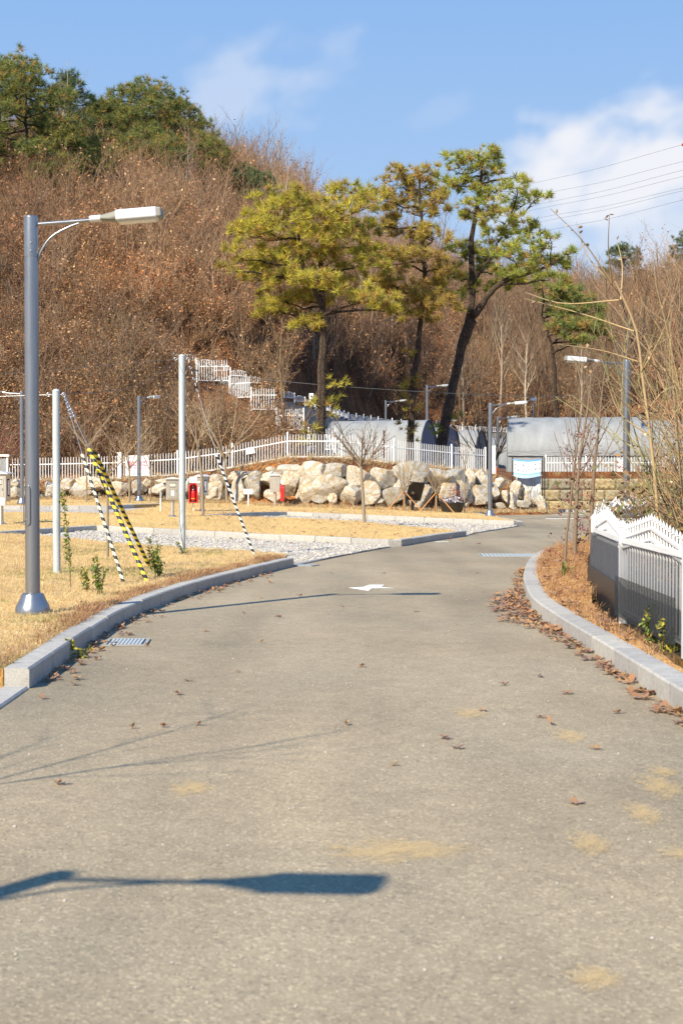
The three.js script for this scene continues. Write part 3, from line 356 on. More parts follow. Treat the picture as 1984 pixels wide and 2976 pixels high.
function scatter(name, label, category, protos, spots, R) {   // spots: [X, Z, scale, tint, kind]
  protos.forEach((g, k) => {
    const l = spots.filter((s) => s[4] === k); if (!l.length) return;
    const m = new THREE.InstancedMesh(g, M.leaf, l.length);
    l.forEach((s, i) => { dummy.position.set(s[0], s[5] ?? ground(s[0], s[1]), -s[1]); dummy.rotation.set((R() - 0.5) * 0.15, R() * 6.28, (R() - 0.5) * 0.15); const q = s[2]; dummy.scale.set(q * (0.85 + R() * 0.3), q * (0.85 + R() * 0.3), q * (0.85 + R() * 0.3)); dummy.updateMatrix(); m.setMatrixAt(i, dummy.matrix); m.setColorAt(i, rgb(...s[3])); });
    stuff(m, name, label, category);
  });
}
{
  const R = rng(101), leafy = [], twiggy = [], wood = [];
  let patch = 1; const tint = (b) => { const k = (0.72 + R() * 0.5) * patch; return [b[0] * k * (0.95 + R() * 0.12), b[1] * k, b[2] * k * (0.9 + R() * 0.15)]; };
  for (let Z = 64; Z < 215;) {
    const step = Z < 90 ? 0.8 : Z < 130 ? 1.0 : 1.9;
    for (let X = -0.30 * Z - 4; X < 0.30 * Z + 4; X += step) {
      const x = X + (R() - 0.5) * step * 1.2, z = Z + (R() - 0.5) * step * 1.2, v = (x / z * 4400 + 992) / 1.2653, gy = ground(x, z), n = fbm(x * 0.09 + 4, z * 0.09, 3), n2_ = fbm(x * 0.16 + 70, z * 0.14, 3);
      const slopeStart = v < 640 ? 65.2 : v < 760 ? lerp(66, 82, (v - 640) / 120) : lerp(87, 98, clamp((v - 760) / 400));
      if (z < slopeStart) continue;
      if (x > -10 && x < 18 && z < 106) { const d = pathAt(x, z)[0]; if (d > -0.9 && d < 2.2) continue; if (d < 0 && d > -9 && x > -3 && z > 70) continue; }      // the path with the upper fence
      if (x > -7.6 && x < -0.2 && z > 69.5 && z < 75.5) continue;      // kept clear at the stepped fence
      const floor = v > 640 && gy < 15;                                                                // open forest floor behind the tents
      if (floor && R() < 0.3) continue;
      const red = smooth(0.50, 0.66, n2_); patch = lerp(0.82, 1.3, smooth(0.3, 0.68, fbm(x * 0.07 + 11, gy * 0.16 + 3, 3)));
      if (z < 82 && v < 720) { if (z < 72 || R() < 0.6) leafy.push([x, z, (z < 68 ? 0.62 : 0.85) + R() * 0.4, tint([1.2, 1.05, 0.86]), Math.floor(R() * 3)]); }
      else if (R() < 0.42 + red * 0.4) leafy.push([x, z, 0.8 + R() * 0.6, tint(red > 0.5 ? [1.1, 0.82, 0.66] : [0.95, 0.85, 0.8]), Math.floor(R() * 3)]);
      if (R() < (z > 82 ? 0.75 : 0.35)) twiggy.push([x, z, 0.9 + R() * 0.9, tint(n > 0.5 ? [1.1, 1.02, 0.98] : [0.85, 0.72, 0.66]), Math.floor(R() * 3)]);
      const pT = floor ? 0.17 : z > 120 ? 0.32 : z > 96 ? 0.11 : z > 78 ? 0.075 : 0;
      if (R() < pT) wood.push([x, z, (floor ? 0.95 : z > 120 ? 0.62 : 0.55) * (0.75 + R() * 0.5), tint(n > 0.52 ? [1.05, 1.0, 0.95] : [0.85, 0.76, 0.7]), Math.floor(R() * 4)]);
    }
    Z += step * 0.95;
  }
  scatter('dry_brush', 'tan leafy dry brush covering the hillside', 'brush', [shrub(1, BROWN, { leaves: 380, cols: TAN, ls: 0.09 }), shrub(2, BROWN, { leaves: 340, cols: DRY, ls: 0.08, stems: 8 }), shrub(3, BROWN, { leaves: 300, cols: RUST, ls: 0.08, h: 2.1 })], leafy, R);
  scatter('bare_brush', 'grey brown leafless brush covering the hillside', 'brush', [shrub(4, GREYB, { leaves: 50, cols: TAN, h: 2.2 }), shrub(5, GREYB, { leaves: 30, cols: DRY, h: 2.4, stems: 7 }), shrub(6, BROWN, { leaves: 90, cols: RUST, h: 2.0, stems: 11 })], twiggy, R);
  scatter('bare_woodland', 'leafless woodland covering the upper hills', 'woodland', [bareTree(21, GREYB, { h: 8.5 }), bareTree(22, BROWN, { h: 9.5, bare: 0.45 }), bareTree(23, GREYB, { h: 7.5, trunks: 2, lean: 0.4 }), bareTree(24, BROWN, { h: 8, leaves: 180, cols: RUST, ls: 0.12 })], wood, R);
  console.log('brush', leafy.length, twiggy.length, wood.length);
}
// single trees that stand out on the slope
{
  const R = rng(202), protos = [bareTree(31, { c0: [0.42, 0.34, 0.25], c1: [0.36, 0.28, 0.2] }, { h: 9, rad: 0.13, bare: 0.4 }), bareTree(32, { c0: [0.36, 0.29, 0.21], c1: [0.33, 0.26, 0.19] }, { h: 8, rad: 0.1, bare: 0.5, ang: 0.5 }), bareTree(33, { c0: [0.18, 0.15, 0.12], c1: [0.25, 0.2, 0.15] }, { h: 8, rad: 0.11, lean: 0.3 })];
  const L = [[-3.75, 88, 0, 1.0, 'pale bare tree rising behind the stepped white fence'], [1.1, 104, 0, 0.9, 'thin pale bare tree right of the first pine trunk'], [2.2, 103, 1, 0.8, 'slender bare tree between the two left pines'], [3.3, 102, 1, 0.75, 'short bare tree just left of the middle pine'], [-9.6, 95, 2, 0.8, 'dark crooked bare tree high on the brushy slope'], [10.6, 103, 1, 1.15, 'straight pale bare tree right of the leaning pine'], [8.2, 101, 2, 1.0, 'dark bare tree behind the arched tunnels'], [12.6, 102, 0, 0.9, 'bare tree behind the big grey tent, left side'], [15.6, 100, 1, 1.0, 'bare tree behind the big grey tent, middle'], [18.2, 98, 2, 1.0, 'bare tree behind the big grey tent, right end'], [-18.4, 100, 0, 0.9, 'pale bare tree in front of the leftmost hill pine'], [-26.2, 121, 2, 1.1, 'bare treetop against the sky at the left edge'], [-8.4, 126, 2, 1.0, 'bare tree on the skyline right of the hill pines'], [-5.2, 133, 0, 0.95, 'tall reddish bare tree on the skyline'], [-3.2, 138, 1, 0.9, 'feathery bare tree on the falling skyline'], [-15.5, 121, 2, 1.0, 'bare tree between the hill pines on the skyline']];
  for (const [X, Z, k, s, label] of L) { const t = thing('bare_tree', label, 'tree', [X, ground(X, Z), -Z], R() * 6); part('trunk_and_branches', protos[k], M.twig, t); t.scale.setScalar(s); }
}
// pines: limbs to every pad of needles, tufts over the pads
function tuft(B, R, p, size, up, col, n) {
  for (let k = 0; k < n; k++) {
    const d = V3(R() - 0.5, R() - 0.5, R() - 0.5).normalize().addScaledVector(up, 0.75).normalize(), s = V3(R() - 0.5, R() - 0.5, R() - 0.5).cross(d).normalize(), w = size * 0.055, q = p.clone().addScaledVector(d, size * (0.75 + R() * 0.5)), v = 0.75 + R() * 0.5;
    B.tri(p.clone().addScaledVector(s, w), p.clone().addScaledVector(s, -w), q, mul(col, v), up);
  }
}
function pineCrown(pads, seed, o) {
  const B = new Buf(), R = rng(seed), all = [];
  for (const [X, Y, Z, rx, ry] of pads) { all.push([X, Y, Z, rx, ry * 1.25]); if (o.fluff && rx > 0.5) for (let k = 0; k < o.fluff; k++) { const a = R() * 6.28, q = 0.5 + R() * 0.85; all.push([X + Math.cos(a) * rx * q, Y + (R() - 0.5) * ry * 3.2, Z + Math.sin(a) * rx * q, rx * (0.13 + R() * 0.2), ry * (0.5 + R() * 0.4)]); } }
  for (const [X, Y, Z, rx, ry] of all) {
    const rz = rx * 0.85, n = Math.round(clamp(rx * rz * (o.dens ?? 62), 7, 300));
    for (let k = 0; k < n; k++) {
      const a = R() * 6.28, r = Math.sqrt(R()), e = (R() - 0.35), q = Math.sqrt(Math.max(0, 1 - r * r * 0.8)), p = V3(X + Math.cos(a) * r * rx, Y + ry * (q * 0.9 * (e > 0 ? 1 : -0.5) * (0.35 + Math.abs(e))) + (R() - 0.5) * ry * 0.6, -Z + Math.sin(a) * r * rz);
      const up = V3(Math.cos(a) * r * 0.7, 0.8, Math.sin(a) * r * 0.7), y = R(), b = R() < (o.yellow ?? 0.25);
      tuft(B, R, p, (o.size ?? 0.26) * (0.8 + R() * 0.5), up, b ? mixc([0.38, 0.25, 0.05], [0.50, 0.31, 0.06], y) : mixc(o.ga ?? [0.085, 0.115, 0.018], o.gb ?? [0.17, 0.17, 0.025], y), o.blades ?? 26);
    }
  }
  return B.geo();
}
function limbs(B, R, trunk, pads, r0, c0, c1) {
  for (const [X, Y, Z, rx, ry] of pads) {
    const tip = V3(X, Y - ry * 0.4, -Z); let best = null, bd = 1e9;
    for (const t of trunk) { const d = t.distanceTo(tip) + Math.max(0, t.y - tip.y + 0.1) * 3; if (d < bd) { bd = d; best = t; } }
    const mid = best.clone().lerp(tip, 0.5).add(V3((R() - 0.5) * 0.4, -0.12 * bd * 0.3 + (R() - 0.3) * 0.3, (R() - 0.5) * 0.4)), l = best.distanceTo(tip), r = clamp(0.022 + l * 0.018, 0.03, 0.1) * r0;
    B.tube([best, best.clone().lerp(mid, 0.5).add(V3(0, 0.05, 0)), mid, mid.clone().lerp(tip, 0.6).add(V3((R() - 0.5) * 0.2, 0.08, 0)), tip], [r, r * 0.85, r * 0.65, r * 0.45, r * 0.25], 5, c0, c1);
    for (let k = 0; k < 6; k++) { const s = mid.clone().lerp(tip, R()), a = R() * 6.28; B.tube([s, s.clone().add(V3(Math.cos(a) * rx * 0.35, ry * 0.5, Math.sin(a) * rx * 0.35)), s.clone().add(V3(Math.cos(a) * rx * 0.75, ry * (0.4 + R() * 0.5), Math.sin(a) * rx * 0.75))], [r * 0.3, r * 0.2, r * 0.1], 3, c1); }
  }
}
function pine(label, pads, paths, seed, o) {
  const R = rng(seed), B = new Buf(), pts = [], p0 = paths[0].pts[0], base = V3(p0[0], p0[1], -p0[2]);
  for (const { pts: l, r } of paths) { const c = new THREE.CatmullRomCurve3(l.map((p) => V3(p[0], p[1], -p[2]))), n = 26, q = c.getPoints(n); q.forEach((p, i) => { p.x += (fbm(i * 0.6, seed) - 0.5) * 0.16; }); B.tube(q, q.map((_, i) => lerp(r[0], r[1], Math.pow(i / n, 0.9)) * (1 + (n2(i * 0.9, seed) - 0.5) * 0.16)), 12, [0.62, 0.6, 0.58], [0.55, 0.45, 0.36]); pts.push(...q.slice(3)); }
  limbs(B, R, pts, pads, 1, [0.5, 0.45, 0.42], [0.42, 0.36, 0.32]);
  const t = thing('pine_tree', label, 'tree', base.toArray(), 0, o.group);
  part('trunk', B.geo().translate(-base.x, -base.y, -base.z), M.bark, t); part('crown', pineCrown(pads, seed + 1, o).translate(-base.x, -base.y, -base.z), M.needle, t);
  return t;
}
// sprouts of needles on the trunks
const sprout = (L) => L.map(([X, Y, Z, r]) => [X, Y, Z, r, r * 0.9]);
pine('spreading yellow-green pine behind the fence, left of the three', [...PADS[0], ...sprout([[-0.53, 4.22, 64, 0.35], [-0.19, 5.48, 64, 0.4], [-1.31, 3.54, 64, 0.35], [-0.34, 4.6, 64.4, 0.45], [-1.26, 4.51, 64, 0.3], [-1.45, 2.95, 64, 0.35]])], [{ pts: [[-0.9, 1.9, 64], [-0.89, 3.92, 64], [-0.82, 6.35, 64], [-0.78, 8.38, 64.1], [-0.87, 9.94, 64.2], [-0.68, 11.88, 64.2], [0.29, 13.04, 64.3]], r: [0.235, 0.05] }, { pts: [[-0.82, 8.77, 64], [-1.55, 10.23, 63.8], [-1.84, 11.88, 63.6]], r: [0.12, 0.05] }], 301, { dens: 40, fluff: 6, size: 0.29, yellow: 0.22, ga: [0.32, 0.31, 0.025], gb: [0.66, 0.56, 0.05] });
pine('slim brownish pine between two larger pines', [...PADS[1], ...sprout([[3.0, 5.6, 69, 0.42], [3.35, 5.9, 69, 0.3], [2.95, 4.8, 69, 0.45], [3.35, 4.6, 69, 0.3], [3.0, 3.9, 69, 0.4], [3.2, 3.4, 69, 0.4], [3.1, 7.1, 69, 0.28]])], [{ pts: [[3.12, 1.9, 69], [3.2, 4, 69], [3.35, 6.3, 69], [3.6, 8.6, 69], [3.75, 11, 69], [3.6, 13.2, 69], [3.55, 15, 69]], r: [0.2, 0.045] }], 311, { dens: 34, fluff: 6, size: 0.28, yellow: 0.42, ga: [0.29, 0.25, 0.03], gb: [0.60, 0.46, 0.05] });
pine('tall leaning green pine with forked trunk, right of the three', [...PADS[2], ...sprout([[5.4, 4.36, 72, 0.3], [4.45, 3.72, 72, 0.3]])], [{ pts: [[4.5, 1.8, 72], [5.03, 4.68, 72], [5.61, 7.43, 72], [6.09, 9.34, 72], [6.19, 11.14, 72.2], [6.25, 13.25, 72.3], [6.56, 15.16, 72.3], [6.67, 16.64, 72.3]], r: [0.28, 0.05] }, { pts: [[5.66, 7.64, 72], [6.56, 9.65, 71.7], [7.52, 10.71, 71.5], [8.79, 11.14, 71.3], [9.74, 11.45, 71.2]], r: [0.22, 0.05] }, { pts: [[6.14, 10.71, 72.1], [7.2, 12.19, 72.4], [7.94, 13.68, 72.6]], r: [0.1, 0.04] }], 321, { dens: 40, fluff: 4, size: 0.28, yellow: 0.2, ga: [0.22, 0.28, 0.028], gb: [0.54, 0.52, 0.055] });
pine('dark green pine lower behind the leaning pine, to its right', PADS[3], [{ pts: [[12.6, 2, 89], [12.5, 6, 88.6], [12.2, 9.2, 88.4], [11.6, 11, 88.2]], r: [0.2, 0.05] }], 331, { dens: 55, yellow: 0.22, ga: [0.145, 0.203, 0.0319], gb: [0.319, 0.334, 0.0508], size: 0.34, fluff: 2 });
// pines on the hill
{
  const L = [[-18.9, 91, 26.9, 3.7, 'largest dark pine at the left edge of the hilltop'], [-21.8, 97, 28.6, 3.4, 'dark pine cut by the left edge, upper one'], [-18.4, 103, 29.4, 2.4, 'blue-green pine rising behind the leftmost pine'], [-15.9, 104, 27.9, 2.6, 'rounded green pine left of the middle of the hilltop group'], [-13.6, 106, 29.4, 3.9, 'widest green pine at the middle of the hilltop'], [-11.6, 110, 29.2, 2.6, 'dark pine on the right shoulder of the hilltop group'], [-10.4, 106, 26.2, 2.7, 'small green pine low on the right of the hilltop group'], [-17.3, 98, 23.9, 2.8, 'low spreading pine in front of the hilltop group'], [-6.4, 104, 22.2, 2.6, 'small dark conifer alone on the brown slope'], [-16.9, 93, 23.6, 3.0, 'drooping dark pine lowest at the left of the hilltop group'], [-12.6, 101, 25.0, 3.0, 'full green pine low in the middle of the hilltop group'], [-9.4, 104, 25.2, 2.6, 'green pine at the right end of the hilltop group'], [-5.0, 137, 29.6, 1.3, 'tiny pine on the falling skyline'], [33.6, 182, 30.0, 3.0, 'dark green tree on the far right ridge'], [38.5, 168, 24.5, 2.2, 'dark conifer among bare trees on the far right slope'], [43.2, 190, 33, 2.6, 'dark tree at the right edge of the far ridge']];
  L.forEach(([X, Z, top, w, label], k) => {
    const R = rng(400 + k), y = ground(X, Z), H = Math.max(3.2, top - y - 0.8), pads = [];
    for (let q = 0; q < 26; q++) { const f = 0.16 + 0.84 * (q + R() * 0.6) / 26.6, rr = w * (1 - Math.pow(Math.abs(f - 0.45) / 0.62, 2.2)) * 0.75, a = q * 2.399 + R(), pr = w * (0.22 + R() * 0.14); pads.push([X + Math.cos(a) * rr, y + H * f, Z + Math.sin(a) * rr, pr, pr * 0.5]); }
    pads.push([X, y + H, Z, w * 0.25, w * 0.16]);
    const dark = k === 8 || k === 2 || k > 12;
    pine(label, pads, [{ pts: [[X, y - 0.3, Z], [X + 0.1, y + H * 0.4, Z], [X, y + H * 0.96, Z]], r: [0.17, 0.04] }], 500 + k * 3, { dens: 85, blades: 17, size: 0.31, fluff: 1, yellow: dark ? 0.04 : 0.15, ga: dark ? [0.055, 0.105, 0.026] : [0.095, 0.14, 0.02], gb: dark ? [0.12, 0.185, 0.045] : [0.27, 0.28, 0.035], group: 'pines on the hills' });
  });
}
// ---------------------------------------------------------------- street lamps
const LAMP = (() => {   // arm towards +x, base at the origin
  const c = { pole: lathe([[0.001, 0], [0.074, 0], [0.074, 0.2], [0.0705, 3.2], [0.0675, 3.62]], 28), sleeve: lathe([[0.0675, 3.6], [0.071, 3.605], [0.069, 4.0], [0.055, 4.015], [0.0001, 4.02]], 28), base: lathe([[0.001, 0], [0.178, 0], [0.18, 0.015], [0.176, 0.05], [0.166, 0.085], [0.142, 0.13], [0.136, 0.145], [0.131, 0.15], [0.112, 0.2], [0.104, 0.212], [0.076, 0.216]], 32) };
  c.arm = tube([[0.05, 3.93, 0], [0.35, 3.952, 0], [0.64, 3.975, 0]], 0.021, 10);
  c.brace = tube([[0.06, 3.55, 0], [0.1, 3.66, 0], [0.2, 3.8, 0], [0.36, 3.895, 0], [0.48, 3.94, 0]], 0.013, 8);
  const tilt = (g) => g.rotateZ(0.085).translate(0.62, 3.985, 0);
  c.collar = tilt(new THREE.CylinderGeometry(0.035, 0.035, 0.12, 14).rotateZ(Math.PI / 2).translate(0.03, 0, 0));
  const neck = new THREE.CylinderGeometry(0.105, 0.05, 0.16, 4, 1).rotateY(Math.PI / 4).rotateZ(-Math.PI / 2).scale(1, 0.62, 1.1).translate(0.16, 0, 0); c.neck = tilt(neck);
  c.housing = tilt(rbox(0.42, 0.108, 0.24, 0.02, 0.45, 0, 0)); c.cap = tilt(rbox(0.06, 0.1, 0.225, 0.02, 0.675, -0.002, 0)); c.lens = tilt(rbox(0.38, 0.03, 0.19, 0.01, 0.45, -0.055, 0));
  c.hatch = rbox(0.02, 0.36, 0.075, 0.009, -0.066, 1.1, 0).rotateY(0.95);
  c.rim = (() => { const s = new THREE.Shape(); s.absarc(0, 0.16, 0.047, 0, Math.PI); s.absarc(0, -0.16, 0.047, Math.PI, 2 * Math.PI); const h = new THREE.Path(); h.absarc(0, 0.16, 0.038, 0, Math.PI); h.absarc(0, -0.16, 0.038, Math.PI, 2 * Math.PI); s.holes.push(h); return new THREE.ExtrudeGeometry(s, { depth: 0.008, bevelEnabled: false, curveSegments: 10 }).translate(0, 1.1, 0.071).rotateY(-0.62); })();
  c.bolts = [[3.66, 0.2], [3.74, 0.2]].map(([y]) => new THREE.CylinderGeometry(0.008, 0.008, 0.012, 8).rotateX(Math.PI / 2).translate(0.01, y, 0.072));
  return c;
})();
function lamp(X, Z, y, turn, label, near, s = 1) {
  const t = thing('street_lamp', label, 'street lamp', [X, y, -Z], turn, 'street lamps');
  part('pole', LAMP.pole, M.steel, t); part('pole_sleeve', LAMP.sleeve, M.steel, t); part('base_cover', LAMP.base, M.steel, t); part('arm', LAMP.arm, M.steel, t); part('brace', LAMP.brace, M.steel, t);
  const h = part('lamp_head', LAMP.housing, M.lampWhite, t); part('neck', LAMP.neck, M.lampGrey, h); part('end_cap', LAMP.cap, M.lampGrey, h); part('lens', LAMP.lens, M.lens, h); part('collar', LAMP.collar, M.lampWhite, h);
  if (near) { const d = part('hatch', LAMP.rim, M.steel, t); for (const b of LAMP.bolts) part('bolt', b, M.bolt, t); part('hatch_screw', new THREE.CylinderGeometry(0.006, 0.006, 0.01, 8).rotateX(Math.PI / 2).translate(0, 0.96, 0.074).rotateY(-0.62), M.bolt, d); }
  t.scale.setScalar(s); return t;
}
lamp(-3.12, 15.3, 0.125, 0, 'large grey street lamp standing at the front of the left lawn', true);
lamp(-3.7, 1.97, 0, -0.16, 'grey street lamp beside the camera, only its shadow on the asphalt shows', true, 0.9);
lamp(6.05, 32.2, 0.0, Math.PI, 'grey street lamp behind the right white fence, arm to the left', true);
lamp(5.25, 53.6, 0.15, 0.05, 'grey street lamp at the end of the boulder wall');
lamp(-7.7, 57.7, 0.62, 1.1, 'grey street lamp in front of the pink lettered banner');
lamp(-11.4, 54.1, 0.58, Math.PI - 0.15, 'grey street lamp mostly hidden behind the large lamp pole');
lamp(2.56, 88, 2.0, 0.2, 'far grey street lamp against the left arched tunnel');
lamp(4.5, 80, 2.4, 0.4, 'tall far street lamp between the middle and leaning pines');
lamp(5.75, 92, 1.0, 0.3, 'far street lamp head showing right of the leaning pine trunk');
lamp(9.15, 89, 1.1, 0.2, 'far thin street lamp behind the lamp at the boulder wall');

// ---------------------------------------------------------------- galvanised posts, cables and their taped stays
function stay(name, label, a, b, r, colA, colB, grp) {
  const t = thing(name, label, 'guy wire', a.toArray(), 0, grp), d = b.clone().sub(a), L = d.length(), q = new THREE.Quaternion().setFromUnitVectors(V3(0, 1, 0), d.clone().normalize()), n = 36;
  const spiral = (ph, rad) => { const pos = [], idx = [], m = 220; for (let k = 0; k <= m; k++) { const y = k / m * L, rr = rad * (1 + 0.08 * Math.sin(k * 0.37)); for (let s = 0; s <= 6; s++) { const an = ph + y / L * n * Math.PI * 0.5 * L + s / 6 * Math.PI * 0.98; pos.push(Math.cos(an) * rr, y, Math.sin(an) * rr); } } for (let k = 0; k < m; k++) for (let s = 0; s < 6; s++) { const i = k * 7 + s; idx.push(i, i + 7, i + 1, i + 1, i + 7, i + 8); } const g = new THREE.BufferGeometry(); g.setAttribute('position', new THREE.Float32BufferAttribute(pos, 3)); g.setAttribute('uv', new THREE.Float32BufferAttribute(pos.flatMap((_, i) => (i % 3 ? [] : [0, 0])), 2)); g.setIndex(idx); g.computeVertexNormals(); return g; };
  for (const [nm, ph, m] of [['light_band', 0, colA], ['dark_band', Math.PI, M.navy]]) { const o = part(nm, spiral(ph, r), m.clone(), t); o.material.side = THREE.DoubleSide; o.quaternion.copy(q); }
  return t;
}
function chain(t, a, b, n) { for (let k = 0; k < n; k++) { const p = a.clone().lerp(b, (k + 0.5) / n), g = new THREE.TorusGeometry(0.022, 0.006, 5, 10).scale(0.7, 1.4, 1).rotateY(k % 2 ? 1.57 : 0); g.applyQuaternion(new THREE.Quaternion().setFromUnitVectors(V3(0, 1, 0), b.clone().sub(a).normalize())); part('chain_link', g.translate(p.x, p.y, p.z), M.bolt, t); } }
{
  const g = 0.13, A = W3(-4.06, 21.6, g), Bp = W3(-2.91, 27.7, g);
  for (const [P, H, r, label] of [[A, 2.61, 0.054, 'shorter pale galvanised post beside the large lamp'], [Bp, 3.6, 0.06, 'taller pale galvanised post at the gravel edge']]) {
    const t = thing('steel_post', label, 'post', P.toArray(), 0, 'galvanised posts'); part('shaft', cyl(r, r * 0.98, H, 0, 0, 0, 24), M.galv, t); part('cap', lathe([[r * 1.02, H - 0.005], [r * 1.02, H + 0.008], [r * 0.5, H + 0.03], [0.001, H + 0.035]], 24), M.galv, t);
    for (const s of [-1, 1]) { const e = part('eye_bolt', [rod(V3(s * r * 0.8, H - 0.05, 0), V3(s * (r + 0.035), H - 0.05, 0), 0.008), new THREE.TorusGeometry(0.025, 0.007, 6, 14).translate(s * (r + 0.055), H - 0.05, 0)], M.bolt, t); void e; }
  }
  const topA = W3(-3.95, 21.6, g + 2.56), topB = W3(-2.80, 27.7, g + 3.55);
  const S = [[topA, W3(-3.46, 20.25, 1.82), W3(-2.82, 19.66, 0.12), 0.023, M.cream, 'cream and black taped stay nearest the large lamp'], [topA, W3(-3.43, 20.6, 1.9), W3(-2.57, 20.06, 0.12), 0.029, M.yellow, 'yellow and black taped stay, front one of the pair'], [topA, W3(-3.62, 22.2, 1.9), W3(-2.96, 23.4, 0.12), 0.029, M.yellow, 'yellow and black taped stay, rear one of the pair'], [topB, W3(-2.25, 27.3, 1.92), W3(-1.55, 27.1, 0.1), 0.023, M.offwhite, 'white and black taped stay of the taller post']];
  S.forEach(([top, mid, low, r, m, label], k) => {
    const t = stay('guy_wire', label, mid, low, r, m, M.navy, 'taped stays'), o = mid;
    const sub = (v) => v.clone().sub(o), c1 = top.clone().lerp(mid, 0.42);
    const w = part('wire', rod(sub(top.clone().lerp(mid, 0.36)), sub(mid.clone().lerp(low, 0.02)), 0.004), M.wireLight, t); chain(w, sub(top), sub(c1), 7);
    part('ground_anchor', rod(sub(low), sub(low).add(V3(0, -0.12, 0)), 0.012), M.bolt, t);
  });
  const wire = (label, pts, r = 0.0045, m = M.wireLight) => solo('cable', tube(pts, r, 5, 24), m, label, 'cable', 'overhead cables');
  wire('thin cable running left from the shorter post', [W3(-4.15, 21.6, g + 2.56), W3(-6.5, 21.8, g + 2.5), W3(-9.5, 22, g + 2.55)], 0.006);
  wire('thin cable running left from the taller post', [W3(-3.0, 27.7, g + 3.55), W3(-6.5, 28, g + 3.28), W3(-11, 28.4, g + 3.2)], 0.003, M.wire);
  wire('thin dark cable between the two posts', [topA, W3(-3.4, 24.6, g + 2.85), W3(-2.98, 27.65, g + 3.5)], 0.004, M.wire);
  wire('green cable strung across the pine trunks', [W3(-4.6, 66.6, 5.95), W3(0.12, 65.4, 5.45), W3(7.6, 66.4, 5.1), W3(12, 68, 5.2)], 0.013, M.wire);
}
// ---------------------------------------------------------------- power lines far off
{
  const L = [[39.6, 57.6, 51.6, 49.4], [40.4, 55.9, 51.6, 48.1], [40.4, 55.0, 51.6, 47.15], [40.0, 53.1, 51.6, 45.4], [41.8, 52.6, 51.6, 45.0], [43.5, 51.0, 51.6, 43.6], [37.0, 59.5, 51.8, 52.0]];
  L.forEach(([x0, y0, x1, y1], k) => { const a = W3(x0, 300, y0), b = W3(x1, 230, y1), d = b.clone().sub(a), p = [a.clone().addScaledVector(d, -0.5), a, a.clone().addScaledVector(d, 0.5).add(V3(0, -0.35, 0)), b, b.clone().addScaledVector(d, 0.9)]; solo('power_line', tube(p, 0.02, 4, 20), M.wire, ['uppermost of the close power lines on the right', 'second power line from the top of the close ones', 'third power line from the top of the close ones', 'fourth power line from the top of the close ones', 'fifth power line from the top of the close ones', 'lowest power line on the right', 'faint topmost wire that carries the red marker ball'][k], 'power line', 'power lines'); });
  const b = solo('marker_ball', new THREE.SphereGeometry(0.22, 16, 12), M.red, 'small red marker ball on the topmost wire', 'marker ball'); b.position.set(51.65, 52.05, -230.6);
}
// ---------------------------------------------------------------- picket fences
const spear = (h, w, d = w) => { const k = w / 0.03; return merge([box(w, h, d, 0, h / 2, 0), new THREE.CylinderGeometry(w * 0.95, w * 0.95, 0.012 * k, 8).translate(0, h + 0.006 * k, 0), new THREE.SphereGeometry(w * 0.62, 8, 6).translate(0, h + 0.026 * k, 0), new THREE.ConeGeometry(w * 0.6, 0.05 * k, 6).translate(0, h + 0.06 * k, 0)]); };
const postGeo = (h, w) => merge([box(w, h, w, 0, h / 2, 0), box(w * 1.2, 0.02, w * 1.2, 0, h + 0.01, 0), new THREE.ConeGeometry(w * 0.8, 0.06, 4).rotateY(Math.PI / 4).translate(0, h + 0.05, 0)]);
const beam = (a, b, h, d) => { const L = a.distanceTo(b), g = new THREE.BoxGeometry(L, h, d), v = b.clone().sub(a).normalize(); const m = new THREE.Matrix4().lookAt(V3(), V3(0, 0, 1), V3(0, 1, 0)); void m; g.applyQuaternion(new THREE.Quaternion().setFromUnitVectors(V3(1, 0, 0), v)); const c = a.clone().add(b).multiplyScalar(0.5); return g.translate(c.x, c.y, c.z); };
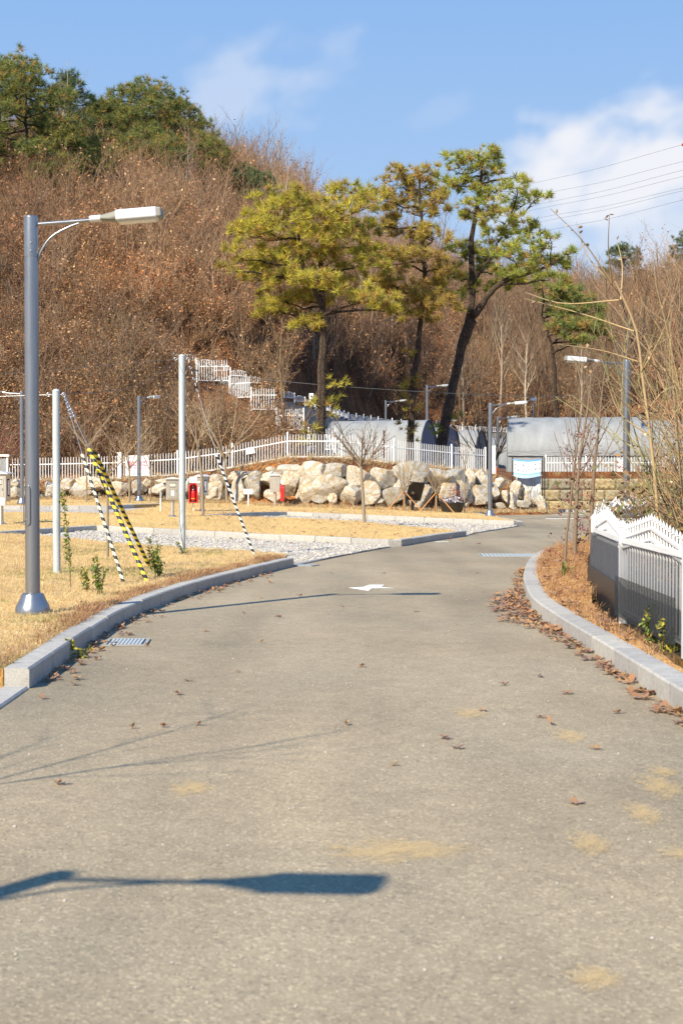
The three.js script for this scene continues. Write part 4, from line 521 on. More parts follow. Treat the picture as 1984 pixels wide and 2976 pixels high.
{ // near fence on the right: gabled panels, net below the middle rail
  const t = thing('white_fence', 'near white picket fence with gabled tops along the right verge', 'fence'), n = 21, yb = 0.12, top = (u) => 0.97 + 0.15 * (1 - Math.abs(2 * u - 1));
  const cache = {}, pk = (h) => cache[h.toFixed(3)] ??= spear(h, 0.022, 0.015), post = postGeo(0.98, 0.075);
  for (let k = 2; k < FENCE.length; k++) {
    const P = W3(FENCE[k][0], FENCE[k][1], yb - 0.1), p = part('post', post, M.white, t); p.position.copy(P);
    p.rotation.y = k + 1 < FENCE.length ? Math.atan2(-(-FENCE[k + 1][1] + FENCE[k][1]), FENCE[k + 1][0] - FENCE[k][0]) : 0;
    if (k + 1 >= FENCE.length) break;
    const Q = W3(FENCE[k + 1][0], FENCE[k + 1][1], yb - 0.1), at = (u, y) => P.clone().lerp(Q, u).setY(y), turn = Math.atan2(-(Q.z - P.z), Q.x - P.x);
    part('bottom_rail', beam(at(0.013, yb + 0.02), at(0.987, yb + 0.02), 0.045, 0.035), M.white, t); part('middle_rail', beam(at(0.013, 0.87), at(0.987, 0.87), 0.055, 0.05), M.white, t);
    for (const dy of [0, 0.1]) for (const [a, b] of [[0.013, 0.5], [0.5, 0.987]]) part('gable_rail', beam(at(a, top(a) - 0.08 - dy + 0.0), at(b, top(b) - 0.08 - dy), 0.026, 0.034), M.white, t);
    for (let i = 0; i < n; i++) { const u = (i + 1) / (n + 1), q = part('picket', pk(top(u) - yb), M.white, t); q.position.copy(at(u, yb)); q.rotation.y = turn; }
    // concrete footing
    const f = part('footing', new THREE.BoxGeometry(P.distanceTo(Q), 0.75, 0.16), k < 5 ? M.moss : M.concrete, t); f.position.copy(at(0.5, yb - 0.1 - 0.375 + 0.0)); f.rotation.y = turn;
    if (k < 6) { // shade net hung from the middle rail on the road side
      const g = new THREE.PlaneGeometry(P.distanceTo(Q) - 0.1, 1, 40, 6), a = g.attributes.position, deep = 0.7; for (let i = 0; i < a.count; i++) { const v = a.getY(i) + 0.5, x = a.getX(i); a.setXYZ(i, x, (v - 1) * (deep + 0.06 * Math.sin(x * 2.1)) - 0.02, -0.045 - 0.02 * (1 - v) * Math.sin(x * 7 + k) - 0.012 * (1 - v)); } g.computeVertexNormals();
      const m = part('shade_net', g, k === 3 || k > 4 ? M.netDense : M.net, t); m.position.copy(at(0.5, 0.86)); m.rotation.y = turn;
      const bs = part('shadow_sheet', new THREE.BoxGeometry(P.distanceTo(Q) - 0.1, 0.46, 0.006), M.black, t); bs.position.copy(at(0.5, 0.33)).add(V3(k === 3 ? -0.075 : 0.05, k === 3 ? -0.12 : 0, 0)); bs.rotation.y = turn;  // black sheet added to paint the bank's shadow low on the fence
      if (k !== 3) { const nb = part('shadow_band', new THREE.BoxGeometry(P.distanceTo(Q) - 0.1, 0.4, 0.004), M.shadowBand, t); nb.position.copy(at(0.5, 0.31)).add(V3(-0.085, 0, 0)); nb.rotation.y = turn; }  // dark band in front, deepens the painted shadow; no netting of its own
    }
  }
}
function spikedFence(label, posts, h, spacing, perPicket, thick = 0.028, m = M.whiteFar, category = 'fence') {
  const t = thing('spear_top_fence', label, category), pg = spear(h * 0.9, thick), po = postGeo(h + 0.12, 0.07), bunch = [];
  posts.forEach((a, k) => {
    const P = W3(a[0], a[1], a[2]), q = part('post', po, m, t); q.position.copy(P).setY(P.y - 0.08);
    if (k + 1 >= posts.length || a[3]) return;
    const b = posts[k + 1], Q = W3(b[0], b[1], a[4] ? a[2] : b[2]), L = Math.hypot(P.x - Q.x, P.z - Q.z), n = Math.round(L / spacing) - 1, turn = Math.atan2(-(Q.z - P.z), Q.x - P.x);
    for (const [y, hh] of [[0.07, 0.045], [h * 0.72, 0.04]]) part('rail', beam(P.clone().add(V3(0, y, 0)), Q.clone().add(V3(0, y, 0)), hh, 0.035), m, t);
    for (let i = 1; i <= n; i++) { const p = P.clone().lerp(Q, i / (n + 1)); p.y += 0.05; if (perPicket) { const o = part('picket', pg, m, t); o.position.copy(p); o.rotation.y = turn; } else bunch.push(pg.clone().rotateY(turn).translate(p.x, p.y, p.z)); }
  });
  if (bunch.length) stuff(new THREE.Mesh(merge(bunch), m), 'pickets', null, null, t);
  return t;
}
const bf = spikedFence('long white spear-top fence along the top of the boulder bank', [[-15.2, 63.2, 1.35], [-12.62, 62.95, 1.37], [-10.03, 62.7, 1.42], [-9.09, 62.6, 1.45], [-6.75, 62.4, 1.58], [-4.48, 62.1, 1.88], [-2.2, 61.75, 2.31], [0, 61.45, 2.3], [2.13, 62.1, 2.07], [4.61, 63.6, 1.86], [6.14, 64.8, 1.76]], 0.98, 0.118, true, 0.022);
part('gate_post', box(0.16, 1.25, 0.16, -9.15, 1.95, -62.55), M.whiteFar, bf); part('end_post', box(0.3, 1.2, 0.06, 6.45, 2.3, -65.0), M.whiteFar, bf);
spikedFence('stepped white fence climbing the brushy slope', [[-7.05, 74, 6.2, 0, 1], [-5.46, 74, 5.35, 0, 1], [-4.34, 73, 4.75, 0, 1], [-3.12, 73, 3.75, 0, 1], [-1.8, 72, 3.7]], 1.05, 0.12, false, 0.032);
spikedFence('short white fence piece beside the left pine trunk', [[-1.5, 69, 2.75, 0, 1], [-0.3, 69, 2.75]], 1.0, 0.13, false, 0.03);
{ // path on the slope: dark wall with low arched white panels
  const U = PATH;
  const t = thing('path_fence', 'low white arched fence on a dark wall along the slope path', 'fence'), bunch = [];
  for (let k = 0; k < U.length - 1; k++) {
    const a = U[k], b = U[k + 1], L = Math.hypot(a[0] - b[0], a[1] - b[1]), n = Math.max(1, Math.round(L / 0.95));
    for (let i = 0; i < n; i++) {
      const P = W3(lerp(a[0], b[0], i / n), lerp(a[1], b[1], i / n), lerp(a[2], b[2], i / n)), Q = W3(lerp(a[0], b[0], (i + 1) / n), lerp(a[1], b[1], (i + 1) / n), lerp(a[2], b[2], (i + 1) / n)), turn = Math.atan2(-(Q.z - P.z), Q.x - P.x);
      const p = part('post', box(0.06, 0.52, 0.06, 0, 0.24, 0), M.whiteFar, t); p.position.copy(P);
      const w = part('wall_panel', box(P.distanceTo(Q), 1.9, 0.14, 0, -0.95, 0), M.concrete, t); w.position.copy(P).lerp(Q, 0.5).setY(Math.min(P.y, Q.y)); w.rotation.y = turn;
      for (const u of [0.08]) part('rail', beam(P.clone().setY(P.y + u), Q.clone().setY(P.y + u), 0.04, 0.03), M.whiteFar, t);
      const m = 8; for (let q = 1; q < m; q++) { const h = 0.22 + 0.1 * Math.sin(q / m * Math.PI); bunch.push(box(0.035, h, 0.02, 0, h / 2, 0).rotateY(turn).translate(lerp(P.x, Q.x, q / m), P.y + 0.04, lerp(P.z, Q.z, q / m))); }
      part('arch', tube([0, 0.25, 0.5, 0.75, 1].map((u) => P.clone().lerp(Q, u).setY(P.y + 0.26 + 0.1 * Math.sin(u * Math.PI))), 0.018, 5, 8), M.whiteFar, t);
    }
  }
  stuff(new THREE.Mesh(merge(bunch), M.whiteFar), 'pickets', null, null, t);
}
spikedFence('thin white fence on the block wall before the big tent', [[9.2, 68.4, 1.52], [11, 68.3, 1.52], [12.8, 68.3, 1.52], [14.6, 68.3, 1.52], [16.4, 68.3, 1.52]], 0.95, 0.13, true, 0.022);
// ---------------------------------------------------------------- boulder wall
{
  const t = thing('boulder_wall', 'retaining wall of pale rough boulders below the white fence', 'rock wall'), tones = [[1.25, 1.23, 1.2], [1.1, 1.08, 1.05], [1.28, 1.2, 1.08], [0.85, 0.85, 0.85], [1.2, 1.18, 1.16]];
  ROCKS.forEach(([X, Y, Z, w, h], k) => {
    const R = rng(900 + k), g0 = new THREE.IcosahedronGeometry(1, 7); g0.deleteAttribute('uv'); g0.deleteAttribute('normal'); let g = mergeVertices(g0, 1e-5); const a = g.attributes.position, n = a.count, planes = [], col = new Float32Array(n * 3), uv = new Float32Array(n * 2), tone = tones[Math.floor(R() * 5)];
    for (let q = 0; q < 13; q++) { const th = R() * 6.28, z = R() * 2 - 1, s = Math.sqrt(1 - z * z); planes.push([Math.cos(th) * s, z * 0.9, Math.sin(th) * s, 0.52 + R() * 0.36]); }
    planes.push([0, 0.1, 0.99, 0.62 + R() * 0.12]); const dw = w * 0.76, dh = h * 0.8, dd = Math.min(w, h) * 0.5 + 0.2, v = V3();
    for (let i = 0; i < n; i++) {
      v.set(a.getX(i), a.getY(i), a.getZ(i)).normalize(); let r = 1.02;
      for (const p of planes) { const c = v.x * p[0] + v.y * p[1] + v.z * p[2]; if (c > 0.05) r = Math.min(r, p[3] / c); }
      const q = fbm3(v.x * 2.2 + k * 5, v.y * 2.2, v.z * 2.2 + 9, 4), crack = Math.abs(fbm3(v.x * 3 + k * 3, v.y * 5 + v.x * 2, v.z * 3, 3) - 0.5); r *= 1.02 + (q - 0.5) * 0.16 - (crack < 0.025 ? 0.03 : 0);
      a.setXYZ(i, v.x * r * dw, v.y * r * dh, v.z * r * dd); uv[2 * i] = (v.x * dw + v.z * dd * 0.5) * 0.9 + k * 0.37; uv[2 * i + 1] = (v.y * dh + v.z * dd * 0.3) * 0.9;
      const st = smooth(0.5, 0.75, fbm3(v.x * 1.6 + k * 9, v.y * 1.6, v.z * 1.6 + 30, 3)), c = mixc(tone, [0.8, 0.66, 0.46], st * 0.55); col.set(c, i * 3);
    }
    g.setAttribute('color', new THREE.BufferAttribute(col, 3)); g.setAttribute('uv', new THREE.BufferAttribute(uv, 2)); g.computeVertexNormals(); g = toCreasedNormals(g, 0.5);
    const o = part('boulder', g, M.rock[0], t); o.position.set(X, Y, -Z); o.rotation.set((R() - 0.5) * 0.1, (R() - 0.5) * 0.6, (R() - 0.5) * 0.12);
  });
}
// ---------------------------------------------------------------- arched fabric tunnels and the big tent
function tunnel(label, X, Z, y, L, W, wall, H, turn, ribs, endM = M.tarpShaded) {
  const t = thing('fabric_tunnel', label, 'tent', [X, y, -Z], turn, 'grey fabric tunnels'), prof = [[-W / 2, 0], [-W / 2, wall * 0.5], [-W / 2, wall]]; for (let k = 1; k <= 22; k++) { const a = Math.PI - k / 22 * Math.PI; prof.push([Math.cos(a) * W / 2, wall + Math.sin(a) * (H - wall)]); } prof.push([W / 2, wall * 0.5], [W / 2, 0]);
  const pos = [], uv = [], idx = [], n = 48, m = prof.length; let per = 0;
  for (let j = 0; j < m; j++) { if (j) per += Math.hypot(prof[j][0] - prof[j - 1][0], prof[j][1] - prof[j - 1][1]); for (let i = 0; i <= n; i++) { const x = (i / n - 0.5) * L, rb = ribs ? 0.03 * Math.abs(Math.sin(i / n * Math.PI * ribs)) : 0, sag = (fbm(x * 0.7 + X, per * 0.8, 2) - 0.5) * 0.03, k = 1 - rb / W - sag / W; pos.push(x, prof[j][1] * (j > 2 && j < m - 2 ? 1 - rb / H - sag / H * 0.5 : 1), prof[j][0] * k); uv.push(x * 0.35, per * 0.35); } }
  for (let j = 0; j < m - 1; j++) for (let i = 0; i < n; i++) { const a = j * (n + 1) + i; idx.push(a, a + 1, a + n + 1, a + 1, a + n + 2, a + n + 1); }
  const g = new THREE.BufferGeometry(); g.setAttribute('position', new THREE.Float32BufferAttribute(pos, 3)); g.setAttribute('uv', new THREE.Float32BufferAttribute(uv, 2)); g.setIndex(idx); g.computeVertexNormals(); part('cover', g, M.tarp, t);
  const s = new THREE.Shape(prof.map((p) => new THREE.Vector2(p[0] * 0.97, p[1] * 0.985)));
  for (const e of [-1, 1]) { part('end_sheet', new THREE.ExtrudeGeometry(s, { depth: 0.02, bevelEnabled: false }).rotateY(Math.PI / 2).translate(e * L / 2 - (e > 0 ? 0.09 : -0.07), 0, 0), endM, t); part('end_hoop', tube(prof.map((p) => V3(e * (L / 2 - 0.01), p[1], p[0])), 0.03, 6, 60), M.tarp, t); }
  return t;
}
tunnel('grey arched tunnel behind the fence, leftmost and largest of the row', 2.1, 80.2, 1.7, 5.3, 3.1, 0.9, 2.85, -0.36);
tunnel('grey arched tunnel whose dark end shows right of the leaning pine', 4.0, 84.6, 1.7, 4.6, 3.0, 0.9, 2.75, -0.36);
tunnel('grey arched tunnel with dark end, rightmost of the three', 6.0, 89, 1.7, 4.6, 2.9, 0.9, 2.6, -0.36);
tunnel('lower ribbed grey tunnel left of the big tent', 10.2, 92.5, 1.7, 4.8, 3.4, 0.6, 2.3, 0.06, 8);
{
  const t = tunnel('big light grey tent with arched roof above the block wall', 11.2, 72.9, 1.6, 6.2, 5.0, 1.1, 2.85, -0.17, 7, M.tarp);
  const v = new THREE.PlaneGeometry(6.1, 0.26, 60, 4), a = v.attributes.position; for (let i = 0; i < a.count; i++) a.setXYZ(i, a.getX(i), a.getY(i) + 0.006 * Math.sin(a.getX(i) * 2.1), 0.008 * Math.sin(a.getX(i) * 5) * (0.5 - a.getY(i) / 0.26) + 0.02); v.computeVertexNormals();
  part('valance', v.translate(0, 1.07, 2.54), M.tarp, t); part('eave_rope', tube([[-3.1, 0.95, 2.56], [0, 0.93, 2.58], [3.1, 0.95, 2.56]], 0.006, 5), M.wire, t); part('door_sheet', box(1.6, 1.0, 0.03, -0.6, 0.5, 2.53), M.tarp, t);
}
tunnel('second grey tent just showing behind the right end of the big tent', 15.6, 78, 1.6, 4.5, 4.4, 1.1, 2.9, 0);
{ // split-face block wall
  const t = thing('block_wall', 'retaining wall of rough yellowish concrete blocks under the big tent', 'wall'), vars = [];
  for (let k = 0; k < 6; k++) { const g0 = new THREE.BoxGeometry(0.985, 0.49, 0.4, 14, 8, 1), a = g0.attributes.position, nrm = g0.attributes.normal; for (let i = 0; i < a.count; i++) if (a.getZ(i) > 0.19 && nrm.getZ(i) > 0.5) { const e = Math.min(0.4925 - Math.abs(a.getX(i)), 0.245 - Math.abs(a.getY(i))); a.setZ(i, 0.2 + smooth(0, 0.07, e) * (0.02 + fbm(a.getX(i) * 7 + k * 9, a.getY(i) * 7, 4) * 0.1)); } g0.computeVertexNormals(); vars.push(g0); }
  const mats = [[0.52, 0.45, 0.31], [0.45, 0.42, 0.32], [0.58, 0.49, 0.32], [0.38, 0.37, 0.31]].map((c) => std({ map: T.rock, color: rgb(c[0] * 1.5, c[1] * 1.5, c[2] * 1.5), roughness: 1 })), R = rng(61);
  for (let j = 0; j < 3; j++) for (let i = 0; i < 14; i++) { const o = part('block', vars[Math.floor(R() * 6)], mats[Math.floor(R() * 4)], t); o.position.set(8.75 + i * 1.0 + (j & 1) * 0.5, 0.24 + j * 0.5, -67.75 - j * 0.05); }
  part('coping', box(14.4, 0.1, 0.5, 15.5, 1.54, -67.95), M.brownDark, t); part('kerb_strip', box(12.4, 0.12, 0.3, 15.8, 0.06, -67.2), M.granite, t);
}
// ---------------------------------------------------------------- print: strokes of Korean letters drawn on canvas
const JC = { g: [[0, 0.05, 1, 0.05, 0.9, 1]], n: [[0, 0, 0, 1, 1, 1]], d: [[1, 0, 0, 0, 0, 1, 1, 1]], r: [[0, 0, 1, 0, 1, 0.5, 0, 0.5, 0, 1, 1, 1]], m: [[0, 0, 1, 0, 1, 1, 0, 1, 0, 0]], b: [[0, 0, 0, 1, 1, 1, 1, 0], [0, 0.5, 1, 0.5]], s: [[0.5, 0, 0, 1], [0.5, 0.3, 1, 1]], o: [[0.5, 0, 0.15, 0.15, 0, 0.5, 0.15, 0.85, 0.5, 1, 0.85, 0.85, 1, 0.5, 0.85, 0.15, 0.5, 0]], j: [[0, 0, 1, 0], [0.5, 0, 0, 1], [0.5, 0.4, 1, 1]], c: [[0.35, -0.2, 0.65, -0.2], [0, 0.1, 1, 0.1], [0.5, 0.1, 0, 1], [0.5, 0.45, 1, 1]], h: [[0.3, -0.1, 0.7, -0.1], [0, 0.2, 1, 0.2], [0.5, 0.4, 0.2, 0.7, 0.5, 1, 0.8, 0.7, 0.5, 0.4]] };
const JV = { a: [[0.5, 0, 0.5, 1], [0.5, 0.5, 1, 0.5]], e: [[0.6, 0, 0.6, 1], [0.6, 0.5, 0.1, 0.5]], i: [[0.6, 0, 0.6, 1]], O: [[0.5, 0, 0.5, 0.6], [0, 0.6, 1, 0.6]], U: [[0, 0.3, 1, 0.3], [0.5, 0.3, 0.5, 1]], u: [[0, 0.4, 1, 0.4]] };
function syllable(x, cx, cy, s, code) {   // code: consonant, vowel, final
  const draw = (l, X, Y, w, h) => { for (const p of l ?? JC.n) { x.beginPath(); x.moveTo(X + p[0] * w, Y + p[1] * h); for (let k = 2; k < p.length; k += 2) x.lineTo(X + p[k] * w, Y + p[k + 1] * h); x.stroke(); } };
  const f = code[2], wide = 'OUu'.includes(code[1]), H = f ? 0.55 : 1;
  if (wide) { draw(JC[code[0]], cx + s * 0.2, cy + s * 0.06, s * 0.6, s * (f ? 0.22 : 0.4)); draw(JV[code[1]], cx + s * 0.05, cy + s * (f ? 0.32 : 0.55), s * 0.9, s * (f ? 0.24 : 0.4)); } else { draw(JC[code[0]], cx + s * 0.08, cy + s * 0.12, s * 0.45, s * (H - 0.25)); draw(JV[code[1]], cx + s * 0.6, cy + s * 0.04, s * 0.36, s * (H - 0.05)); }
  if (f) draw(JC[f], cx + s * 0.2, cy + s * 0.68, s * 0.6, s * 0.27);
}
function print(w, h, fn) { const c = document.createElement('canvas'); c.width = w; c.height = h; const x = c.getContext('2d'); x.fillStyle = '#e9ebec'; x.fillRect(0, 0, w, h); fn(x, w, h); const t = new THREE.CanvasTexture(c); t.colorSpace = THREE.SRGBColorSpace; return std({ map: t, roughness: 0.6, side: THREE.DoubleSide }); }
const line = (x, X, Y, s, gap, list) => list.split(' ').forEach((c, k) => { if (c !== '_') syllable(x, X + k * (s + gap), Y, s, c); });
const BANNER = print(512, 256, (x, w, h) => {
  x.fillStyle = '#5f9fd0'; x.fillRect(0, 0, w, 26); x.fillStyle = '#7fb4dc'; x.fillRect(0, 196, w, 60); x.fillStyle = '#a9cde8'; x.fillRect(0, 214, w, 42); x.fillStyle = '#e4e8ef'; x.fillRect(0, 26, w, 26);
  x.strokeStyle = '#34466f'; x.lineWidth = 6; line(x, 16, 66, 44, 4, 'oun _ can rOn _ gam son'); line(x, 24, 128, 44, 4, 'bia sur _ gUm cim jia jen'); line(x, 392, 62, 40, 4, 'ban gan'); line(x, 392, 124, 36, 4, 'dam nin si');
  x.strokeStyle = '#c0304a'; x.lineWidth = 4; for (const X of [366, 492]) { x.beginPath(); x.arc(X, 74, 12, 0, 7); x.moveTo(X - 8, 66); x.lineTo(X + 8, 82); x.stroke(); }
});
const PINK = print(512, 456, (x, w, h) => { x.strokeStyle = '#ee8a9c'; x.lineWidth = 22; line(x, 40, 130, 100, 12, 'cUr oib gum jie'); x.lineWidth = 13; x.strokeStyle = '#f2a3b0'; line(x, 70, 250, 84, 14, 'gUn rOg bam nid'); x.strokeStyle = '#55606a'; x.lineWidth = 6; line(x, 120, 392, 34, 6, 'gUa rim so nin jan cen hUa'); });
const SIGN2 = print(256, 512, (x, w, h) => { x.fillStyle = '#f0f1f0'; x.fillRect(0, 0, w, h); x.lineWidth = 14; x.strokeStyle = '#2b62a8'; x.beginPath(); x.arc(52, 44, 20, 2.6, 6); x.stroke(); x.strokeStyle = '#2f9a53'; x.beginPath(); x.arc(52, 44, 20, 0, 1.4); x.stroke(); x.strokeStyle = '#d9b52c'; x.beginPath(); x.arc(52, 44, 20, 1.4, 2.6); x.stroke(); x.strokeStyle = '#2c7aa6'; x.lineWidth = 5; line(x, 88, 28, 28, 4, 'ganx oim sir gOn'.replace('x', '')); x.strokeStyle = '#c02a44'; x.lineWidth = 16; x.beginPath(); x.arc(130, 226, 96, 0, 7); x.stroke(); x.fillStyle = '#c02a44'; x.font = 'bold 150px sans-serif'; x.textAlign = 'center'; x.fillText('2', 130, 280); x.lineWidth = 8; line(x, 26, 384, 50, 4, 'gan rim nie jan'); x.fillStyle = '#e4cf3a'; x.fillRect(0, 474, w, 38); });
const SIGN54 = print(256, 192, (x, w, h) => { x.fillStyle = '#e3e6ea'; x.fillRect(0, 0, w, h); x.strokeStyle = '#3a4350'; x.lineWidth = 7; x.strokeRect(6, 6, w - 12, h - 12); x.fillStyle = '#2c3146'; x.font = '96px sans-serif'; x.textAlign = 'center'; x.fillText('5-4', 158, 128); });
const NOTICE = print(96, 256, (x, w, h) => { x.fillStyle = '#dfe0ea'; x.fillRect(0, 0, w, h); x.fillStyle = '#a0476a'; x.fillRect(16, 18, 64, 14); x.strokeStyle = '#7d7f9a'; x.lineWidth = 3; for (let k = 0; k < 11; k++) { x.beginPath(); x.moveTo(12, 52 + k * 18); x.lineTo(70 + (k * 37) % 20, 52 + k * 18); x.stroke(); } });
const WHITEDOTS = print(128, 128, (x, w, h) => { x.strokeStyle = '#666d70'; x.lineWidth = 4; line(x, 14, 52, 20, 6, 'jun gOn bag sie'); line(x, 18, 88, 16, 6, 'oun sa hUn dir'); });
const PAPER = print(128, 80, (x) => { x.strokeStyle = '#d08a96'; x.lineWidth = 3; line(x, 12, 14, 16, 4, 'gUn rab sir bOn ou'); line(x, 20, 44, 14, 4, 'dUn hab sim nOn'); });

{ // banner on two black poles with a white sheet below
  const t = thing('lettered_banner', 'white and blue lettered banner sagging between black poles at the wall end', 'banner', [0, 0, 0]);
  const g = new THREE.PlaneGeometry(1.16, 0.74, 40, 14), a = g.attributes.position;
  for (let i = 0; i < a.count; i++) { const u = a.getX(i) / 1.16 + 0.5, v = a.getY(i) / 0.74 + 0.5; const sag = Math.sin(u * Math.PI); a.setXYZ(i, a.getX(i), a.getY(i) - sag * (0.07 * v + 0.13 * (1 - v) * (1 - v) * (1 - u * 0.5)), 0.10 * sag * (1 - v * 0.4) + 0.02 * Math.sin(u * 23 + v * 4) * (1 - u)); } g.computeVertexNormals();
  const b = part('cloth', g, BANNER, t); b.position.set(7.98, 1.97, -65.2); b.rotation.y = -0.12;
  for (const [x, z] of [[7.36, 65.3], [8.6, 64.9], [8.7, 64.95]]) part('pole', cyl(0.026, 0.026, 2.35, x, 0.05, -z, 10), M.black, t);
  for (const [x, y, z] of [[7.38, 2.3, 65.28], [8.58, 2.3, 64.92], [7.38, 1.62, 65.28], [8.58, 1.62, 64.92]]) part('tie', new THREE.TorusGeometry(0.03, 0.008, 5, 10).rotateX(1.57).translate(x, y, -z), M.offwhite, t);
  const s = new THREE.PlaneGeometry(1.05, 1.55, 30, 20), q = s.attributes.position; for (let i = 0; i < q.count; i++) q.setZ(i, 0.05 * Math.sin(q.getY(i) * 5 + q.getX(i)) + (fbm(q.getX(i) * 2, q.getY(i) * 3, 3) - 0.5) * 0.16); s.computeVertexNormals();
  const w = solo('white_sheet', s, M.tarpW, 'crumpled white sheet hanging below the lettered banner', 'sheet'); w.position.set(8.08, 0.93, -65.5); w.rotation.y = -0.1;
}
{ const g = new THREE.PlaneGeometry(0.98, 0.85, 20, 8), a = g.attributes.position; for (let i = 0; i < a.count; i++) a.setZ(i, 0.02 * Math.sin(a.getX(i) * 9) + 0.015 * Math.sin(a.getY(i) * 7)); g.computeVertexNormals(); const o = solo('pink_banner', g, PINK, 'white banner with pink lettering tied to the long fence', 'banner'); o.position.set(-8.4, 2.02, -62.42); o.rotation.y = 0.06; o.rotation.z = 0.02; }
{ const o = solo('paper_notice', box(0.37, 0.26, 0.012), PAPER, 'small white notice tilted on the rising fence', 'notice'); o.position.set(-3.72, 2.63, -61.86); o.rotation.z = 0.17; o.rotation.y = 0.15; }
{ const t = thing('warning_sign', 'white sign with red ringed 2 on the thin fence', 'sign', [12.65, 1.58, -68.18]); part('board', box(0.42, 0.84, 0.02, 0, 0.42, 0), SIGN2, t); part('clip', box(0.03, 0.03, 0.1, -0.15, 0.7, -0.05), M.bolt, t); part('clip', box(0.03, 0.03, 0.1, 0.15, 0.7, -0.05), M.bolt, t); }
// ---------------------------------------------------------------- stainless pedestals, extinguisher, little signs
function pedestal(label, X, Z, turn, s = 1) {
  const y = lawnY(X, Z) - 0.01, t = thing('utility_pedestal', label, 'utility box', [X, y, -Z], turn, 'stainless utility pedestals');
  part('foot_flange', [cyl(0.15, 0.15, 0.015, 0, 0, 0, 20), cyl(0.13, 0.07, 0.05, 0, 0.01, 0, 20)], M.bolt, t); part('column', cyl(0.06, 0.06, 0.5, 0, 0.03, 0, 20), M.inox, t); const c = part('cabinet', rbox(0.38, 0.62, 0.24, 0.012, 0, 0.83, 0), M.inox, t);
  const d = part('door', rbox(0.28, 0.5, 0.014, 0.005, 0.0, 0.81, 0.124), M.inox, t); part('meter_window', box(0.17, 0.1, 0.012, 0, 0.97, 0.131), M.lens, d); part('meter_frame', [box(0.19, 0.012, 0.016, 0, 1.026, 0.134), box(0.19, 0.012, 0.016, 0, 0.914, 0.134)], M.dark, d); part('notice', box(0.1, 0.16, 0.006, 0.0, 0.72, 0.135), M.offwhite, d); part('latch', box(0.015, 0.05, 0.02, 0.11, 0.8, 0.136), M.bolt, d);
  const s2 = part('side_window', rbox(0.008, 0.4, 0.1, 0.004, 0.192, 0.84, 0.0), M.dark, t); part('notice', new THREE.PlaneGeometry(0.07, 0.32).rotateY(Math.PI / 2).translate(0.1975, 0.84, 0), NOTICE, s2);
  const r = new THREE.Shape([[-0.25, 0], [-0.25, 0.02], [0, 0.075], [0.25, 0.02], [0.25, 0]].map((p) => new THREE.Vector2(...p))); part('roof', new THREE.ExtrudeGeometry(r, { depth: 0.34, bevelEnabled: false }).translate(0, 1.145, -0.17), M.lampWhite, t); void c;
  t.scale.setScalar(s); return t;
}
pedestal('stainless pedestal box with a roof, between the gravel bays', -5.04, 45.2, 0.18, 0.98);
pedestal('stainless pedestal box beside the fire extinguisher', -4.62, 50.3, -0.9, 1.0);
pedestal('pale blank-backed pedestal box before the boulder wall', -2.55, 58.2, Math.PI, 1.02);
pedestal('stainless pedestal box cut by the left picture edge', -8.9, 39.6, -0.25, 1.15);
{
  const t = thing('extinguisher_case', 'red open case with fire extinguisher on a short post', 'fire extinguisher', [-4.86, lawnY(-4.86, 49.7), -49.7], 0.12);
  const s = new THREE.Shape(); s.moveTo(-0.14, 0); s.lineTo(0.14, 0); s.lineTo(0.14, 0.5); s.absarc(0, 0.5, 0.14, 0, Math.PI); s.lineTo(-0.14, 0); const h = new THREE.Path(); h.moveTo(-0.118, 0.02); h.lineTo(-0.118, 0.5); h.absarc(0, 0.5, 0.118, Math.PI, 0, true); h.lineTo(0.118, 0.02); h.lineTo(-0.118, 0.02);
  part('back', new THREE.ExtrudeGeometry(s, { depth: 0.015, bevelEnabled: false }).translate(0, 0.28, -0.1), M.redDark, t); s.holes.push(h); part('shell', new THREE.ExtrudeGeometry(s, { depth: 0.2, bevelEnabled: true, bevelSize: 0.006, bevelThickness: 0.006, bevelSegments: 1 }).translate(0, 0.28, -0.08), M.red, t);
  const b = part('bottle', lathe([[0.001, 0], [0.075, 0], [0.08, 0.02], [0.08, 0.3], [0.06, 0.35], [0.025, 0.37], [0.025, 0.39]], 20), M.red, t); b.position.set(0, 0.31, 0.03); part('valve', [box(0.03, 0.05, 0.03, 0, 0.41, 0), box(0.1, 0.012, 0.02, 0.03, 0.44, 0)], M.dark, b); part('gauge', new THREE.CylinderGeometry(0.018, 0.018, 0.02, 10).rotateX(1.57).translate(-0.01, 0.4, 0.03), M.offwhite, b); part('label_band', lathe([[0.0805, 0.1], [0.0815, 0.1], [0.0815, 0.115], [0.0805, 0.115]], 20), M.yellow, b); part('foot_ring', lathe([[0.08, -0.03], [0.084, -0.03], [0.084, 0.05], [0.08, 0.05]], 20), M.black, b);
  part('post', box(0.03, 0.3, 0.03, 0, 0.14, -0.09), M.offwhite, t); const p = part('sign_plate', box(0.24, 0.2, 0.012, -0.0, 1.03, -0.08), WHITEDOTS, t); part('sign_stem', box(0.02, 0.25, 0.02, 0, 0.88, -0.09), M.offwhite, p);
}
